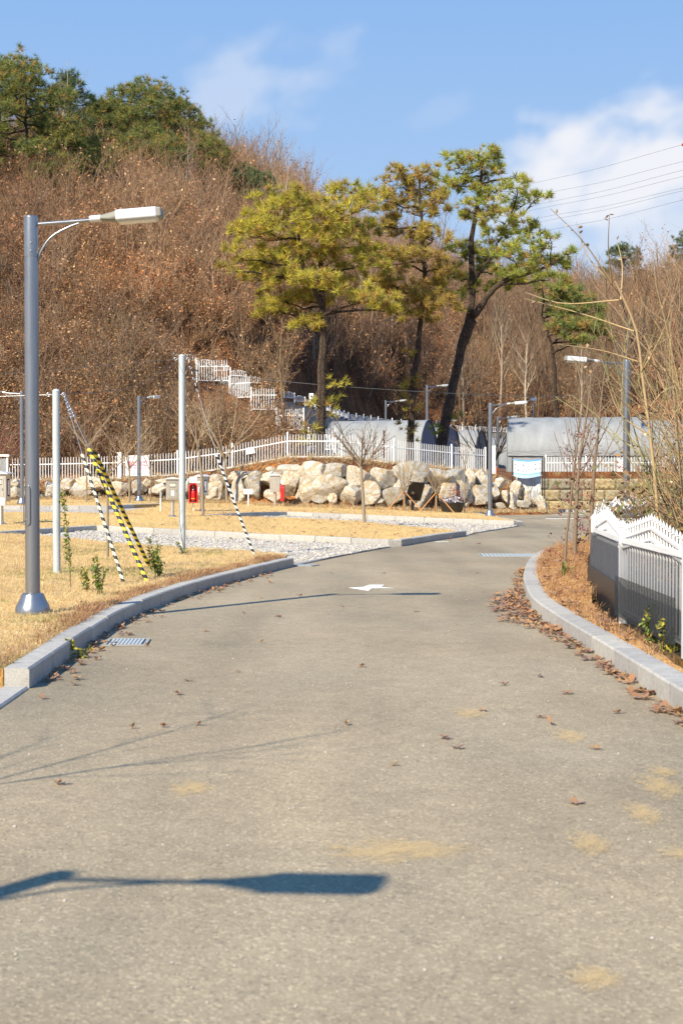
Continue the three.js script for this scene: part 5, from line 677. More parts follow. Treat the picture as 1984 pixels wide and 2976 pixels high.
{
  const t = thing('red_case', 'narrow bright red extinguisher case beside the blank-backed box', 'fire extinguisher', [-2.25, lawnY(-2.25, 58.0), -58.0], 1.5); const s = new THREE.Shape(); s.moveTo(-0.14, 0); s.lineTo(0.14, 0); s.lineTo(0.14, 0.45); s.absarc(0, 0.45, 0.14, 0, Math.PI); s.lineTo(-0.14, 0);
  part('shell', new THREE.ExtrudeGeometry(s, { depth: 0.12, bevelEnabled: true, bevelSize: 0.008, bevelThickness: 0.008, bevelSegments: 2 }).translate(0, 0.22, -0.06), M.red, t); part('post', box(0.025, 0.24, 0.025, 0, 0.11, 0), M.offwhite, t); part('sign_plate', box(0.012, 0.14, 0.1, -0.16, 0.93, 0), M.offwhite, t);
  const u = thing('red_box', 'dark red box low behind the pedestal between the bays', 'box', [-4.83, lawnY(-4.83, 45.6), -45.6]); part('shell', rbox(0.1, 0.3, 0.2, 0.012, 0, 0.36, 0), M.redDark, u); part('post', box(0.02, 0.24, 0.02, 0, 0.1, 0), M.offwhite, u); part('lid', rbox(0.11, 0.03, 0.21, 0.01, 0, 0.52, 0), M.redDark, u);
}
function plateSign(label, X, Z, w, h, yc, mat, turn = 0, pr = 0.016) { const t = thing('plate_sign', label, 'sign', [X, lawnY(X, Z) - 0.02, -Z], turn); part('post', cyl(pr, pr, yc + h / 2, 0, 0, 0, 8), M.offwhite, t); part('plate', rbox(w, h, 0.014, 0.006, 0, yc, 0.018), mat, t); part('screw', new THREE.CylinderGeometry(0.008, 0.008, 0.03, 6).rotateX(1.57).translate(0, yc, 0.012), M.bolt, t); return t; }
plateSign('blank white back of a small sign before the boulder wall', -3.5, 57.0, 0.33, 0.2, 0.55, M.offwhite, 0, 0.03);
{ const t = plateSign('white number sign reading 5-4 at the left picture edge', -8.77, 39.1, 0.26, 0.22, 0.62, SIGN54, -0.05); t.position.x = -8.80; }
plateSign('thin grey marker post left of the roofed pedestal', -5.87, 49.2, 0.06, 0.2, 0.56, M.galv, 0.3, 0.022); plateSign('small grey marker behind the white and black stay', -4.0, 57.0, 0.07, 0.18, 0.52, M.galv, 0.3, 0.02);
{ const t = thing('notice_board', 'white framed notice board at the left edge behind the lawn', 'notice board', [-13.25, lawnY(-13.25, 58), -58]); part('panel', box(0.9, 0.7, 0.04, 0, 1.25, 0), M.tarp, t); part('post', box(0.07, 1.75, 0.07, 0.47, 0.85, 0), M.whiteFar, t); part('post', box(0.07, 1.75, 0.07, -0.47, 0.85, 0), M.whiteFar, t); part('hood', box(1.1, 0.08, 0.2, 0, 1.72, 0), M.whiteFar, t); }
{ // tilted board seen from behind
  const t = thing('tilted_board', 'black tilted signboard seen from behind, before the boulders', 'signboard', [2.75, lawnY(2.75, 58.6) - 0.02, -58.6], Math.PI + 0.3);
  part('post', box(0.11, 0.55, 0.08, 0, 0.27, 0), M.black, t); const b = part('board', rbox(0.62, 0.78, 0.05, 0.012, 0, 0, 0), M.black, t); b.position.set(-0.12, 0.76, 0.05); b.rotation.set(-0.45, 0, 0.1); part('bracket', box(0.1, 0.1, 0.07, 0.1, -0.05, -0.05), M.steel, b); for (const x of [-0.3, 0.3]) part('edge_frame', box(0.025, 0.79, 0.065, x, 0, 0), M.dark, b);
}
{ // planter with white blooms and a little red maple
  const X = 4.2, Z = 57.6, R = rng(73), t = thing('black_planter', 'wide black planter bowl with white blooms and small red tree', 'planter', [X, lawnY(X, Z) - 0.02, -Z]);
  part('bowl', lathe([[0.001, 0], [0.34, 0], [0.38, 0.05], [0.48, 0.36], [0.51, 0.37], [0.51, 0.4], [0.47, 0.4], [0.45, 0.34], [0.001, 0.33]], 32), M.black, t);
  const B = new Buf(); for (let k = 0; k < 150; k++) { const a = R() * 6.28, r = Math.sqrt(R()) * 0.45; B.leaf(V3(Math.cos(a) * r, 0.42 + R() * 0.16, Math.sin(a) * r), 0.09, R, R() < 0.62 ? [0.8, 0.8, 0.82] : [0.4, 0.25, 0.3], 0, 0.9); } part('blooms', B.geo(), M.leaf, t);
  const C = new Buf(), tips = []; grow(C, R, V3(0.05, 0.3, 0), V3(0, 1, 0), 0.6, 0.014, 0, { ...BROWN, levels: 2, seg: 4, sides: 5, wob: 0.3, up: 0.05, kids: [8, 4], from: [0.35, 0.2], ang: [0.9, 0.7], shrink: [0.5, 0.5] }, tips); for (let k = 0; k < 220; k++) C.leaf(tips[Math.floor(R() * tips.length)].clone().add(V3((R() - 0.5) * 0.2, (R() - 0.5) * 0.15, (R() - 0.5) * 0.2)), 0.05, R, mul([0.42, 0.05, 0.04], 0.6 + R() * 0.7)); part('red_tree', C.geo(), M.leaf, t);
}
solo('red_stake', new THREE.CylinderGeometry(0.035, 0.035, 1.3, 10).translate(1.98, 3.1, -71), std({ color: rgb(0.65, 0.06, 0.03), roughness: 0.5 }), 'short red stake in front of the left tunnel', 'stake');
solo('orange_cone_post', merge([lathe([[0.001, 0], [0.09, 0], [0.09, 0.02], [0.03, 0.04], [0.028, 0.6], [0.001, 0.62]], 14)]).translate(6.75, 1.4, -66.2), std({ color: rgb(0.7, 0.14, 0.03), roughness: 0.5 }), 'small orange marker post at the end of the long fence', 'marker post');
{ const t = thing('tree_camera', 'small white box camera strapped to the left pine trunk', 'camera', [-1.3, 5.05, -65.75]); part('housing', rbox(0.2, 0.26, 0.16, 0.02), M.whiteFar, t); part('lens', new THREE.CylinderGeometry(0.04, 0.04, 0.05, 10).rotateX(1.57).translate(0, 0, 0.1), M.dark, t); part('strap', box(0.3, 0.03, 0.03, 0.2, 0, -0.02), M.dark, t); }
{ const t = thing('flood_lamp', 'small white flood lamp floating above the big tent roof on a thin pole', 'lamp', [9.6, 1.7, -76]); t.userData.label = 'small white flood lamp on a thin pole above the big tent'; part('pole', cyl(0.03, 0.025, 3.7, 0, 0, 0, 8), M.galv, t); part('head', rbox(0.3, 0.14, 0.2, 0.03, 0, 3.75, 0), M.whiteFar, t); part('bracket', box(0.06, 0.1, 0.06, 0, 3.65, 0), M.galv, t); }
{ // timber shelter half hidden by the thicket
  const t = thing('wooden_shelter', 'brown wooden shelter behind the twigs right of the big tent', 'shelter', [15.6, 0.4, -64]); part('roof', box(2.6, 0.12, 1.8, 0, 2.0, 0), M.brownDark, t); part('wall', box(2.2, 1.0, 0.08, 0.1, 1.4, -0.6), M.brownDark, t); part('shelf', box(2.3, 0.09, 0.5, -0.2, 0.98, 0.8), M.orangeWood, t); for (const x of [-1.1, 1.0]) for (const z of [-0.7, 0.8]) part('post', cyl(0.05, 0.05, 2, x, 0, z, 10), M.galv, t);
}
{ const t = thing('metal_cabinet', 'dark grey roofed cabinet behind the near white fence', 'cabinet', [4.2, -0.2, -21.3], 0.35); part('body', rbox(0.42, 1.05, 0.5, 0.02, 0, 0.55, 0), M.steel, t); part('roof', rbox(0.62, 0.05, 0.66, 0.015, 0, 1.16, 0).rotateZ(-0.06), M.steel, t); part('foot', box(0.34, 0.1, 0.42, 0, 0.03, 0), M.dark, t); }

// ---------------------------------------------------------------- road furniture
{ // turn arrow
  const s = new THREE.Shape([[0.11, 20.62], [0.36, 20.1], [0.36, 20.1], [0.4, 20.35], [0.69, 20.6], [0.56, 20.72], [0.62, 21.15], [0.42, 21.15], [0.3, 20.68]].map((p) => new THREE.Vector2(...p)));
  const q = new THREE.Shape([[0.10, 20.62], [0.36, 20.06], [0.415, 20.55], [0.70, 20.56], [0.545, 20.74], [0.6, 21.2], [0.39, 21.2], [0.30, 20.78]].map((p) => new THREE.Vector2(...p))); void s;
  const g = new THREE.ExtrudeGeometry(q, { depth: 0.003, bevelEnabled: false }).rotateX(-Math.PI / 2).translate(0, 0.006, 0); solo('painted_arrow', g, M.paint, 'white turn arrow painted on the asphalt', 'road marking');
  for (const [X, Z, w, d, label] of [[2.32, 35.0, 0.3, 0.18, 'white painted dash near the kerb tip of the first bay'], [8.2, 56, 1.3, 0.5, 'white painted line across the far junction, nearer one'], [9.3, 62, 1.4, 0.3, 'white painted line across the far junction, farther one']]) solo('painted_line', box(w, 0.003, d, X, rise(X, Z) + 0.0075, -Z), M.paint, label, 'road marking');
}
function grate(label, X, Z, w, d, bars, rot) { const t = thing('drain_grate', label, 'drain grate', [X, rise(X, Z) + 0.004, -Z], rot); part('frame', [box(w, 0.012, 0.03, 0, 0.006, d / 2), box(w, 0.012, 0.03, 0, 0.006, -d / 2), box(0.03, 0.012, d, w / 2, 0.0065, 0), box(0.03, 0.012, d, -w / 2, 0.0065, 0)], M.concrete, t); part('pit', box(w - 0.03, 0.004, d - 0.03, 0, 0.002, 0), M.dark, t); for (let k = 0; k < bars; k++) part('bar', box((w - 0.06) / bars * 0.68, 0.01, d - 0.04, -w / 2 + 0.03 + (k + 0.5) * (w - 0.06) / bars, 0.009, 0), M.galv, t); return t; }
grate('square drain grate by the left kerb with leaves on it', -1.95, 13.75, 0.36, 0.52, 9, 0.05); grate('wide drain grate across the road by the right verge', 3.25, 29.3, 1.15, 1.0, 14, -0.03); grate('small drain grate at the end of the left kerb', -0.62, 25.9, 0.36, 0.4, 8, -0.3);
{ // sand blown on the asphalt
  const grain = tex(256, (i, j) => { const x = i / 128 - 1, y = j / 128 - 1, r = Math.sqrt(x * x + y * y) + (np(i / 32, j / 32, 8, 6) - 0.5) * 0.8 + (np(i / 8, j / 8, 32, 3) - 0.5) * 0.7; return [0.86, 0.74, 0.52, r < 0.82 && HASH[(i * 91 + j * 613) & 65535] < 0.85 - r * 0.7 ? 0.5 : 0]; }, true, 1); const m = std({ map: grain, transparent: true, roughness: 1 });
  const L = [[-0.72, 7.28, 0.13, 0.25], [0.24, 6.06, 0.34, 0.28, 0.1], [1.33, 8.76, 0.11, 0.34], [0.82, 9.6, 0.12, 0.3], [1.64, 7.68, 0.09, 0.2], [1.55, 7.32, 0.12, 0.4], [1.35, 6.73, 0.09, 0.34], [1.02, 6.17, 0.10, 0.3], [1.38, 6.0, 0.14, 0.14], [0.76, 4.5, 0.1, 0.16]];
  L.forEach(([X, Z, a, b, r = 0], k) => { const g = new THREE.PlaneGeometry(a * 2, b * 1.6).rotateX(-Math.PI / 2).rotateY(r); const o = stuff(new THREE.Mesh(g, m), 'sand_patch', 'thin patch of pale sand on the asphalt', 'sand'); o.position.set(X, 0.0065 + k * 0.0003, -Z); });
}
// ---------------------------------------------------------------- saplings
const YARD = { c0: [0.26, 0.21, 0.15], c1: [0.34, 0.25, 0.16] };
function sapling(label, X, Z, seed, H, o, y) { const t = thing('sapling', label, 'tree', [X, y ?? lawnY(X, Z), -Z], 0), B = new Buf(), R = rng(seed), tips = [], th = H * (o.th ?? 0.45);
  const top = V3((o.dx ?? 0), th, 0); B.tube([V3(0, -0.1, 0), V3(top.x * 0.3 + (R() - 0.5) * 0.05, th * 0.5, 0.02), top], [o.r, o.r * 0.9, o.r * 0.75], 7, YARD.c0, YARD.c0); part('trunk', B.geo(), M.twig, t);
  const C = new Buf(); for (let k = 0; k < (o.n ?? 5); k++) { const a = k * 2.4 + R(), s = o.spread ?? 0.5; grow(C, R, top.clone().add(V3(0, -R() * th * 0.15, 0)), V3(Math.cos(a) * s, 1, Math.sin(a) * s).normalize(), (H - th) * (0.75 + R() * 0.4), o.r * 0.5, 1, { ...YARD, c1: o.c1 ?? YARD.c1, levels: 3, seg: 4, wob: 0.25, up: 0.03, kids: [0, 5, 3], from: [0, 0.25, 0.2], ang: [0, 0.55, 0.6], shrink: [0, 0.55, 0.5], thin: 0.6 }, tips); }
  const cr = part('crown', C.geo(), M.twig, t);
  if (o.red) { const D = new Buf(); for (let k = 0; k < o.red; k++) { const lo = R() < 0.6, p = lo ? V3((R() - 0.5) * 0.5, R() * R() * H * 0.75 + 0.25, (R() - 0.5) * 0.5) : tips[Math.floor(R() * tips.length)].clone(); const c = p.clone(); for (let q = 0; q < 3; q++) D.leaf(c.clone().add(V3((R() - 0.5) * 0.1, (R() - 0.5) * 0.08, (R() - 0.5) * 0.1)), 0.06, R, mul([0.26, 0.045, 0.05], 0.6 + R() * 0.8), 0.3); if (lo) C.tube([V3(p.x * 0.1, p.y - 0.12, p.z * 0.1), V3(p.x * 0.6, p.y - 0.02, p.z * 0.6), p], [0.006, 0.005, 0.002], 3, YARD.c1); } cr.geometry = C.geo(); part('leaves', D.geo(), M.leaf, t); }
  return t; }
sapling('thin bare sapling beside the yellow taped stays', -4.0, 25.9, 1, 2.5, { r: 0.024, th: 0.6, n: 4, spread: 0.75 }); sapling('thin leaning bare sapling left of the pink banner', -9.35, 55.6, 2, 3.6, { r: 0.035, th: 0.6, n: 6, spread: 0.8 }); sapling('bare sapling in front of the pink lettered banner', -7.75, 55.4, 3, 3.0, { r: 0.04, th: 0.45, n: 7, spread: 0.9 });
sapling('slim bare sapling right of the pink banner', -7.3, 58.0, 4, 2.6, { r: 0.03, th: 0.5, n: 4 }); sapling('bare tree trunk just right of the taller post', -4.29, 47.0, 5, 3.6, { r: 0.05, th: 0.62, n: 6, dx: -0.15, spread: 0.6 }); sapling('bare tree behind the white and black stay', -4.45, 58.9, 6, 4.6, { r: 0.06, th: 0.4, n: 7, dx: -0.1, spread: 0.6 });
sapling('dark wide bare tree in the middle lawn strip', 0.66, 43.1, 7, 3.0, { r: 0.052, th: 0.6, n: 10, spread: 0.95, dx: -0.12, c1: [0.16, 0.11, 0.08] }); sapling('slender bare stem right of the black planter', 4.75, 58.4, 8, 3.0, { r: 0.024, th: 0.6, n: 4, spread: 0.3 });
for (const [X, Z, k, label] of [[2.38, 57.6, 0, 'sapling held by wooden stakes left of the tilted board'], [3.58, 57.2, 1, 'sapling held by wooden stakes beside the black planter']]) {
  sapling(label, X, Z, 20 + k, 1.75, { r: 0.03, th: 0.42, n: 10, spread: 0.45 }); const y = lawnY(X, Z), t = thing('tree_stakes', ['wooden tripod stakes around the left staked sapling', 'wooden tripod stakes around the right staked sapling'][k], 'tree stakes', [X, y, -Z]);
  for (let q = 0; q < 3; q++) { const a = [0.1, Math.PI - 0.1, -1.6][q]; part('stake', rod(V3(Math.cos(a) * 0.68, -0.03, Math.sin(a) * 0.68), V3(Math.cos(a) * 0.03, 0.72, Math.sin(a) * 0.03), 0.021, 8), M.pole, t); } part('binding', new THREE.TorusGeometry(0.05, 0.016, 6, 12).rotateX(1.57).translate(0, 0.69, 0), M.brownDark, t);
}
function maple(label, X, Z, seed, H, r, red) { const R = rng(seed), t = thing('maple_sapling', label, 'tree', [X, 0.15, -Z], 0), B = new Buf(), tips = [], D = new Buf(), C = new Buf();
  grow(B, R, V3(0, -0.1, 0), V3((R() - 0.5) * 0.06, 1, 0).normalize(), H * 0.95, r, 0, { c0: [0.20, 0.145, 0.10], c1: [0.27, 0.18, 0.12], levels: 3, seg: 9, sides: 7, wob: 0.16, up: 0.05, kids: [11, 5, 3], from: [0.42, 0.2, 0.2], ang: [0.55, 0.6, 0.6], shrink: [0.36, 0.5, 0.5], thin: 0.5, taper: 0.25 }, tips); part('trunk_and_branches', B.geo(), M.twig, t);
  for (let k = 0; k < red; k++) { const p = V3((R() - 0.5) * 0.55, 0.25 + R() * H * 0.55, (R() - 0.5) * 0.5); C.tube([V3(0, p.y - 0.14, 0), V3(p.x * 0.6, p.y - 0.02, p.z * 0.6), p], [0.005, 0.004, 0.002], 3, [0.26, 0.17, 0.12]); for (let q = 0; q < 4; q++) D.leaf(p.clone().lerp(V3(0, p.y - 0.1, 0), R() * 0.6).add(V3((R() - 0.5) * 0.08, (R() - 0.5) * 0.08, (R() - 0.5) * 0.08)), 0.06, R, mul([0.22, 0.03, 0.035], 0.6 + R() * 0.9), 0.3); } part('side_twigs', C.geo(), M.twig, t); part('leaves', D.geo(), M.leaf, t); }
maple('red leaved sapling nearest the right kerb', 3.18, 21.7, 31, 2.9, 0.024, 9); maple('red leaved sapling in the middle of the right verge', 3.84, 24.9, 132, 3.4, 0.042, 62); maple('red leaved sapling farthest along the right verge', 4.75, 29.0, 33, 3.9, 0.044, 46);
{ // off to the left of the camera: the young tree whose twigs shade the road
  sapling('young bare tree beside the camera, only its twig shadow shows', -3.5, 4.9, 51, 4.8, { r: 0.018, th: 0.5, n: 4, spread: 0.5 }, 0.0);
  const t = thing('bare_tree', 'forked dark bare tree behind the fence near the taller post', 'tree', [-6.5, 1.6, -64]), B = new Buf(), R = rng(9); for (const d of [[0.28, 1], [-0.1, 1], [0.5, 1]]) grow(B, R, V3(0, 0, 0), V3(d[0], d[1], 0.1).normalize(), 3.4, 0.07, 0, { ...BROWN, levels: 3, seg: 5, sides: 6, wob: 0.25, up: 0.03, kids: [6, 5, 3], from: [0.35, 0.2, 0.2], ang: [0.6, 0.6, 0.6], shrink: [0.45, 0.5, 0.5], thin: 0.5, taper: 0.35 }); part('branches', B.geo(), M.twig, t);
  const u = thing('bare_tree', 'dark spreading bare tree between the tunnels and the big tent', 'tree', [7.1, 1.7, -74]), C = new Buf(); for (let k = 0; k < 9; k++) { const a = k * 2.4; grow(C, R, V3(0, 0, 0), V3(Math.cos(a) * 0.55, 1, Math.sin(a) * 0.55).normalize(), 3.6, 0.045, 0, { ...BROWN, levels: 2, seg: 5, sides: 5, wob: 0.2, up: 0.01, kids: [7, 4], from: [0.25, 0.2], ang: [0.5, 0.6], shrink: [0.5, 0.5], thin: 0.5, taper: 0.3 }); } part('branches', C.geo(), M.twig, u);
  const r = thing('red_bush', 'dark red leaved bush behind the lamp at the left edge', 'bush', [-13.0, lawnY(-13, 59), -59]), D = new Buf(), tips = []; for (let k = 0; k < 6; k++) grow(D, R, V3(0, 0.8, 0), V3(R() - 0.5, 0.8, R() - 0.5).normalize(), 1.9, 0.03, 0, { ...BROWN, levels: 2, seg: 3, wob: 0.3, up: 0.02, kids: [6, 4], from: [0.25, 0.2], ang: [0.7, 0.7], shrink: [0.5, 0.5] }, tips); D.tube([V3(0, -0.1, 0), V3(0, 0.5, 0), V3(0, 0.9, 0)], [0.06, 0.05, 0.045], 6, BROWN.c0); for (let k = 0; k < 900; k++) D.leaf(tips[Math.floor(R() * tips.length)].clone().add(V3((R() - 0.5) * 0.3, (R() - 0.5) * 0.3, (R() - 0.5) * 0.3)), 0.07, R, mul([0.24, 0.03, 0.03], 0.5 + R())); part('foliage', D.geo(), M.leaf, r);
}
// ---------------------------------------------------------------- right-hand thicket
{
  const R = rng(808), p = [shrub(41, GOLD, { h: 3.4, stems: 7, leaves: 30, cols: TAN, rad: 0.012, ls: 0.05 }), shrub(42, { c0: [0.34, 0.22, 0.12], c1: [0.38, 0.25, 0.14] }, { h: 2.6, stems: 9, leaves: 70, cols: TAN, rad: 0.010, ls: 0.05 }), shrub(43, BROWN, { h: 1.7, stems: 8, leaves: 150, cols: [[0.36, 0.22, 0.06], [0.30, 0.16, 0.05], [0.2, 0.18, 0.04]], ls: 0.06, rad: 0.01 })], L = [];
  for (let k = 0; k < 640; k++) { const Z = 17.5 + Math.pow(R(), 1.25) * 40, X = fenceX(Z) + (Z > 36 ? 6 + (Z - 36) * 0.32 : 0) + 1.1 + R() * 6.5; if (X / Z > 0.42) continue; const e = X - fenceX(Z); L.push([X, Z, e < 1.3 ? 0.4 + R() * 0.25 : 0.85 + R() * 0.55, [0.85 + R() * 0.4, 0.85 + R() * 0.35, 0.8 + R() * 0.35], e < 1.5 ? 2 : Math.floor(R() * 3), soil(X, Z)]); }
  scatter('roadside_thicket', 'golden leafless thicket behind the near white fence', 'thicket', p, L, R);
  const t = thing('bare_tree', 'yellow stemmed bare tree leaning left above the near fence', 'tree', [4.0, -0.1, -19]), B = new Buf(), o = V3(4.0, -0.1, -19), P = (l, r0, r1, dz) => { const pts = new THREE.CatmullRomCurve3(l.map(([x, y], i) => V3(x, y, -19 + dz * i / (l.length - 1)).sub(o))).getPoints(12); B.tube(pts, pts.map((_, i) => lerp(r0, r1, i / 12)), 6, [0.44, 0.32, 0.16], [0.40, 0.29, 0.16]); return pts; };
  const br = [P([[4.0, -0.2], [3.94, 1.27], [3.85, 2.04], [3.74, 2.8], [3.66, 3.34], [3.49, 3.73], [3.38, 3.94]], 0.024, 0.012, 0.2), P([[3.38, 3.94], [2.97, 4.43], [2.54, 4.78]], 0.01, 0.003, 0.5)];
  [[[3.49, 3.73], [3.57, 4.21], [3.55, 4.65]], [[3.38, 3.94], [3.08, 4.27], [2.93, 4.7]], [[3.38, 3.94], [3.27, 4.32], [3.22, 4.67]], [[3.66, 3.34], [3.08, 3.59], [2.38, 3.83]], [[3.71, 2.96], [3.25, 3.1], [2.7, 3.18]], [[3.74, 2.8], [3.96, 3.34], [4.09, 4.0]], [[3.66, 3.34], [3.9, 3.02], [4.28, 2.75]], [[3.8, 2.31], [4.02, 2.58], [4.23, 2.69]], [[3.83, 2.15], [3.31, 2.58], [2.76, 2.96]], [[3.47, 3.73], [2.81, 3.73], [2.35, 3.92]], [[3.85, 2.04], [3.5, 2.3], [3.3, 2.75]], [[3.9, 1.7], [4.1, 2.3], [4.5, 3.0]]].forEach((l, k) => br.push(P(l, 0.011, 0.003, (k % 3 - 1) * 0.7)));
  part('stems', B.geo(), M.twig, t); const D = new Buf(); for (let k = 0; k < 46; k++) { const b = br[1 + Math.floor(R() * (br.length - 1))], q = b[5 + Math.floor(R() * 8)]; D.leaf(q, 0.07, R, mul(TAN[k % 4], 0.8), 0, 0.6); } part('dry_leaves', D.geo(), M.leaf, t);
}
// ---------------------------------------------------------------- grass, weeds, leaves, gravel
function inPoly(p, x, y) { let c = false; for (let i = 0, j = p.length - 1; i < p.length; j = i++) if ((p[i][1] > y) !== (p[j][1] > y) && x < (p[j][0] - p[i][0]) * (y - p[i][1]) / (p[j][1] - p[i][1]) + p[i][0]) c = !c; return c; }
function tuftGeo(seed, n, h, w, cols) { const B = new Buf(), R = rng(seed); for (let k = 0; k < n; k++) { const a = R() * 6.28, r = R() * 0.05, x = Math.cos(a) * r, z = Math.sin(a) * r, l = h * (0.5 + R() * 0.8), d = V3((R() - 0.5) * 1.5, 1, (R() - 0.5) * 1.5).normalize(), s = V3(d.z, 0, -d.x).normalize().multiplyScalar(w), p = V3(x, 0, z), q = p.clone().addScaledVector(d, l * 0.6), e = p.clone().addScaledVector(d, l).add(V3(d.x * l * 0.3, -l * 0.12, d.z * l * 0.3)), c = mul(cols[Math.floor(R() * cols.length)], 0.75 + R() * 0.5), up = V3(0, 1, 0.3).normalize(); B.tri(p.clone().add(s), p.clone().sub(s), q, c, up); B.tri(q.clone().addScaledVector(s, 0.8), q.clone().addScaledVector(s, -0.8), e, c, up); } return B.geo(); }
function sow(name, label, category, geos, spots) { geos.forEach((g, k) => { const l = spots.filter((_, i) => i % geos.length === k), m = new THREE.InstancedMesh(g, M.leaf, l.length), R = rng(k + 5); l.forEach(([X, y, Z, s], i) => { dummy.position.set(X, y, -Z); dummy.rotation.set(0, R() * 6.28, 0); dummy.scale.setScalar(s * (0.7 + R() * 0.6)); dummy.updateMatrix(); m.setMatrixAt(i, dummy.matrix); const v = 0.8 + R() * 0.4; m.setColorAt(i, rgb(v, v * (0.94 + R() * 0.08), v * (0.85 + R() * 0.2))); }); stuff(m, name, label, category); }); }
{
  const R = rng(606), straw = [[0.66, 0.52, 0.27], [0.74, 0.60, 0.35], [0.55, 0.41, 0.20]], green = [[0.16, 0.2, 0.05], [0.3, 0.28, 0.08]], redg = [[0.40, 0.20, 0.08], [0.46, 0.26, 0.11], [0.33, 0.16, 0.07], [0.52, 0.33, 0.15]], S = [], G = [], V = [], E = [], BK = [];
  for (let k = 0; k < 60000; k++) { const Z = 10.9 + Math.pow(R(), 1.5) * 24, X = -0.24 * Z - 0.8 + R() * (0.24 * Z + 0.8); if (inPoly(LAWN_A, X, Z)) { const g = fbm(X * 1.3 + 50, Z * 0.9, 3); (g > 0.64 && R() < 0.5 ? G : S).push([X, lawnY(X, Z) - 0.005, Z, Z < 18 ? 0.75 : 0.9]); } }
  for (let k = 0; k < 16000; k++) { const Z = 33 + R() * 27, X = -0.25 * Z + R() * 0.42 * Z; if (inPoly(LAWN_B, X, Z) && !inPoly(HOLE3, X, Z)) S.push([X, lawnY(X, Z) - 0.005, Z, 1.15]); }
  for (let k = 0; k < 1700; k++) { const u = R(), i = Math.floor(u * (KL.length - 1)), a = KL[i], b = KL[i + 1], f = u * (KL.length - 1) - i, X = lerp(a[0], b[0], f) - 0.17 - R() * R() * 0.35, Z = lerp(a[1], b[1], f) + R() * 0.2; if (inPoly(LAWN_A, X, Z)) E.push([X, lawnY(X, Z) - 0.01, Z, 1.15 * (0.6 + fbm(X * 2, Z * 0.9) * 0.9)]); }
  for (let k = 0; k < 11000; k++) { const Z = 11 + R() * 20, X = 2.3 + R() * 3.5; if (inPoly(VERGE, X, Z)) V.push([X, vergeY(X, Z) - 0.01, Z, 0.9 + R() * 0.5]); }
  for (let k = 0; k < 9000; k++) { const X = -15 + R() * 24, Z = ZR(X) - 1.2 + R() * 6.5; if (Z < 67) { const y = Z < ZR(X) - 0.3 ? lawnY(X, Z) : ground(X, Z); BK.push([X, y - 0.02, Z, 1.3 + R() * 1.0]); } }
  sow('dry_grass', 'short straw coloured grass of the lawns', 'grass', [tuftGeo(1, 9, 0.055, 0.0035, straw), tuftGeo(2, 9, 0.05, 0.0035, straw), tuftGeo(3, 8, 0.065, 0.003, straw)], S); sow('bank_grass', 'orange straw on the boulder bank', 'grass', [tuftGeo(11, 9, 0.1, 0.005, [...straw, [0.46, 0.26, 0.10]]), tuftGeo(12, 9, 0.08, 0.005, [...straw, [0.40, 0.2, 0.08]])], BK); sow('green_grass', 'sparse green grass between the straw', 'grass', [tuftGeo(4, 8, 0.05, 0.003, green)], G); sow('kerb_grass', 'longer dry grass along the left kerb', 'grass', [tuftGeo(5, 10, 0.075, 0.003, [...straw, ...redg])], E); sow('verge_grass', 'rusty dry grass of the verge and bank', 'grass', [tuftGeo(6, 10, 0.1, 0.0026, redg), tuftGeo(7, 10, 0.07, 0.0026, redg), tuftGeo(8, 8, 0.13, 0.0022, [...redg, ...straw])], V);
  const kx0 = (Z) => table(Z, KR.map((p) => p[1]), KR.map((p) => p[0])) - 0.03;
  // gravel stones
  const st = []; for (let k = 0; k < 3; k++) { const g = new THREE.IcosahedronGeometry(0.02, 1), a = g.attributes.position; for (let i = 0; i < a.count; i++) { const v = 0.75 + fbm3(a.getX(i) * 90 + k * 7, a.getY(i) * 90, a.getZ(i) * 90) * 0.6; a.setXYZ(i, a.getX(i) * v * 1.2, a.getY(i) * v * 0.7, a.getZ(i) * v); } const n = a.count; g.setAttribute('color', new THREE.Float32BufferAttribute(Float32Array.from({ length: n * 3 }, (_, i) => [0.56, 0.53, 0.48][i % 3]), 3)); g.computeVertexNormals(); st.push(g); }
  const Q = []; for (let k = 0; k < 17000; k++) { const b = R() < 0.6, Z = b ? 26 + R() * 13 : 38 + R() * 14, X = -9 + R() * 14.6; if (inPoly(b ? BAY1 : BAY2, X, Z)) Q.push([X, gravelY(X, Z) + 0.004, Z, 0.7 + R() * 0.9]); } sow('loose_gravel', 'loose pale gravel stones in the parking bays', 'gravel', st, Q);
  const GR = []; for (let k = 0; k < 1500; k++) { const Z = 3.5 + R() * R() * 26, X = -2.1 + R() * 4.2; if (X < kx0(Z)) GR.push([X, 0.005, Z, 0.08 + R() * R() * 0.22]); } sow('road_grit', 'scattered pale grit on the asphalt', 'grit', st, GR);
  // fallen leaves: drifts along the kerbs
  const lv = [0, 1, 2, 3].map((k) => { const B = new Buf(), q = rng(70 + k); const c = [[0.34, 0.17, 0.07], [0.28, 0.13, 0.06], [0.40, 0.23, 0.10], [0.22, 0.10, 0.06]][k]; for (let i = 0; i < 5; i++) { const a = i * 1.2566 - 2.5 + q() * 0.2, l = 0.075 * (1 - Math.abs(i - 2) * 0.16), d = V3(Math.cos(a), 0.15 + q() * 0.5, Math.sin(a)).normalize(), s = V3(-d.z, 0.1, d.x).normalize(), n = V3(0, 1, 0), p = V3(0, 0.004, 0), e = p.clone().addScaledVector(d, l), m1 = p.clone().addScaledVector(d, l * 0.5).addScaledVector(s, l * 0.27), m2 = p.clone().addScaledVector(d, l * 0.5).addScaledVector(s, -l * 0.27); B.tri(p, e, m1, mul(c, 0.8 + q() * 0.4), n); B.tri(p, m2, e, mul(c, 0.8 + q() * 0.4), n); } return B.geo(); });
  const F = []; const kx = (Z) => table(Z, KR.map((p) => p[1]), KR.map((p) => p[0]));
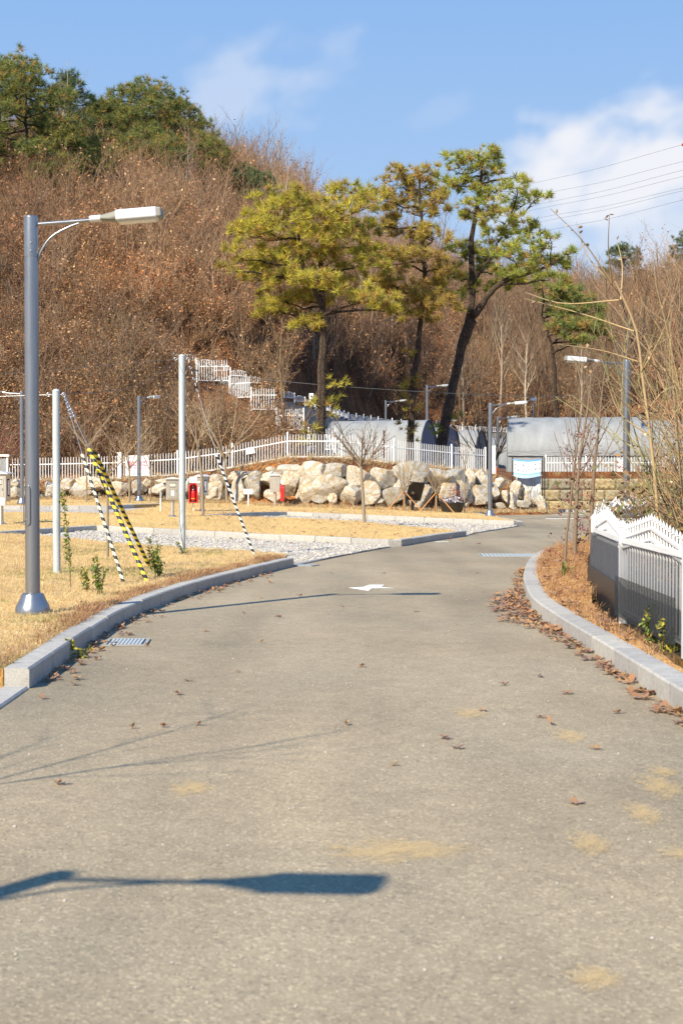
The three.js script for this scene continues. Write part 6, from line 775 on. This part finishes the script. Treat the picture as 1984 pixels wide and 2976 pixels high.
  for (let k = 0; k < 900; k++) { const Z = 9 + R() * 16, w = smooth(13, 16.5, Z) * smooth(21.5, 18, Z), d = Math.abs(R() + R() - 1) * (0.16 + 0.36 * w); if (R() < 0.22 + w * 0.78) F.push([kx(Z) - 0.03 - d, 0.006 + R() * 0.03 * w, Z, 0.75 + R() * 0.5]); }
  for (let k = 0; k < 150; k++) { const Z = 11 + R() * 13, X = table(Z, KL.map((p) => p[1]), KL.map((p) => p[0])) + 0.03 + R() * R() * 0.3; F.push([X, 0.008, Z, 0.55 + R() * 0.5]); }
  for (let k = 0; k < 230; k++) { const Z = 12.5 + R() * 15, X = kx(Z) + 0.1 + R() * 0.9; if (inPoly(VERGE, X, Z)) F.push([X, vergeY(X, Z) + 0.03, Z, 0.8 + R() * 0.6]); }
  for (let k = 0; k < 260; k++) { const Z = 33 + R() * 26, X = -5 + R() * 9; F.push([X, (inPoly(LAWN_B, X, Z) ? lawnY(X, Z) : rise(X, Z) + 0.03) + 0.01, Z, 0.8 + R() * 0.5]); }
  sow('leaf_drift', 'brown leaves drifted along the kerbs and verge', 'leaves', lv, F);
  const I = [[-1.25, 9.02], [-1.38, 7.36], [0.01, 17.45], [0.83, 16.94], [0.16, 11.98], [-1.13, 10.44], [-1.32, 14.77], [0.64, 8.34], [1.08, 6.93], [1.75, 9.6], [0.03, 9.15], [1.49, 11.35], [1.27, 9.15], [0.59, 8.67], [0.91, 9.71], [-1.93, 10.92], [-2.02, 10.23], [-2.1, 11.79], [-0.8, 11.66], [-1.14, 11.15], [-0.87, 9.15], [-1.07, 9.07], [-0.73, 13.72], [-0.67, 16.2], [-0.16, 23.75], [0.66, 23.75], [2.14, 23.86], [-0.52, 19.19], [-1.02, 21.58], [1.56, 10.46], [1.41, 8.32], [-1.08, 16.72], [0.27, 7.86], [1.24, 9.43], [-1.0, 18.84], [1.18, 10.92], [-1.72, 13.4], [-2.05, 13.95]];
  I.forEach(([X, Z], k) => { const o = solo('fallen_leaf', lv[k % 4], M.leaf, 'single dry brown leaf lying on the open asphalt', 'leaf', 'single leaves on the road'); o.position.set(X, 0.006, -Z); o.rotation.y = R() * 6.28; o.scale.set(0.45 + R() * 0.6, 0.4 + R() * 0.9, 0.45 + R() * 0.6); });
  // green shoots by the stays and the kerb
  function shoot(label, X, Z, H, n, yel, y) { const t = thing('evergreen_shoot', label, 'plant', [X, y ?? lawnY(X, Z), -Z]), B = new Buf(), C = new Buf(); for (let k = 0; k < n; k++) { const l = H * (k ? 0.5 + R() * 0.4 : 1), e = V3((R() - 0.5) * 0.14 - (k ? 0 : 0.06), l, (R() - 0.5) * 0.14), pts = [V3(k * 0.02 - 0.02, -0.03, 0), e.clone().multiplyScalar(0.5).add(V3(0.02, 0, 0)), e]; B.tube(pts, [0.007, 0.005, 0.003], 4, [0.2, 0.14, 0.07], [0.16, 0.17, 0.05]); for (let q = 0; q < l * 150; q++) { const u = 0.22 + 0.78 * R(), p = pts[0].clone().lerp(e, u).add(V3((R() - 0.5) * 0.06, 0, (R() - 0.5) * 0.06)); C.leaf(p, 0.055, R, R() < yel ? mul([0.42, 0.36, 0.04], 0.7 + R() * 0.6) : mul([0.12, 0.19, 0.02], 0.5 + R()), 0, 0.5); } } part('stem', B.geo(), M.twig, t); part('leaves', C.geo(), M.leaf, t); }
  shoot('tall leafy green shoot right of the shorter post', -3.32, 18.7, 1.2, 1, 0.25); shoot('low green shoot below the cream taped stay', -2.82, 17.6, 0.48, 3, 0.2); shoot('yellow-green shoot between the two low shoots', -3.05, 18.2, 0.3, 2, 0.6); shoot('bushy green shoot at the foot of the yellow stays', -2.52, 20.7, 0.42, 6, 0.25); shoot('small green shoot behind the yellow stays', -2.72, 22.2, 0.5, 2, 0.3); shoot('tiny shoot at the foot of the taller post', -2.8, 26.9, 0.22, 3, 0.2); shoot('small yellow weed growing out of the left kerb joint', -2.16, 12.6, 0.17, 3, 0.8, 0.0); shoot('green weed in the right verge by the fence', 2.95, 19.9, 0.22, 4, 0.3, 0.16); shoot('green vine creeping at the foot of the near fence', 2.78, 13.6, 0.35, 5, 0.5, 0.0); shoot('yellow-green vine hanging on the near fence footing', 2.79, 12.9, 0.4, 5, 0.5, -0.1); shoot('green shrub at the left corner of the big tent', 8.15, 72.5, 1.6, 6, 0.1, 1.5);
}
renderer.render(scene, camera);
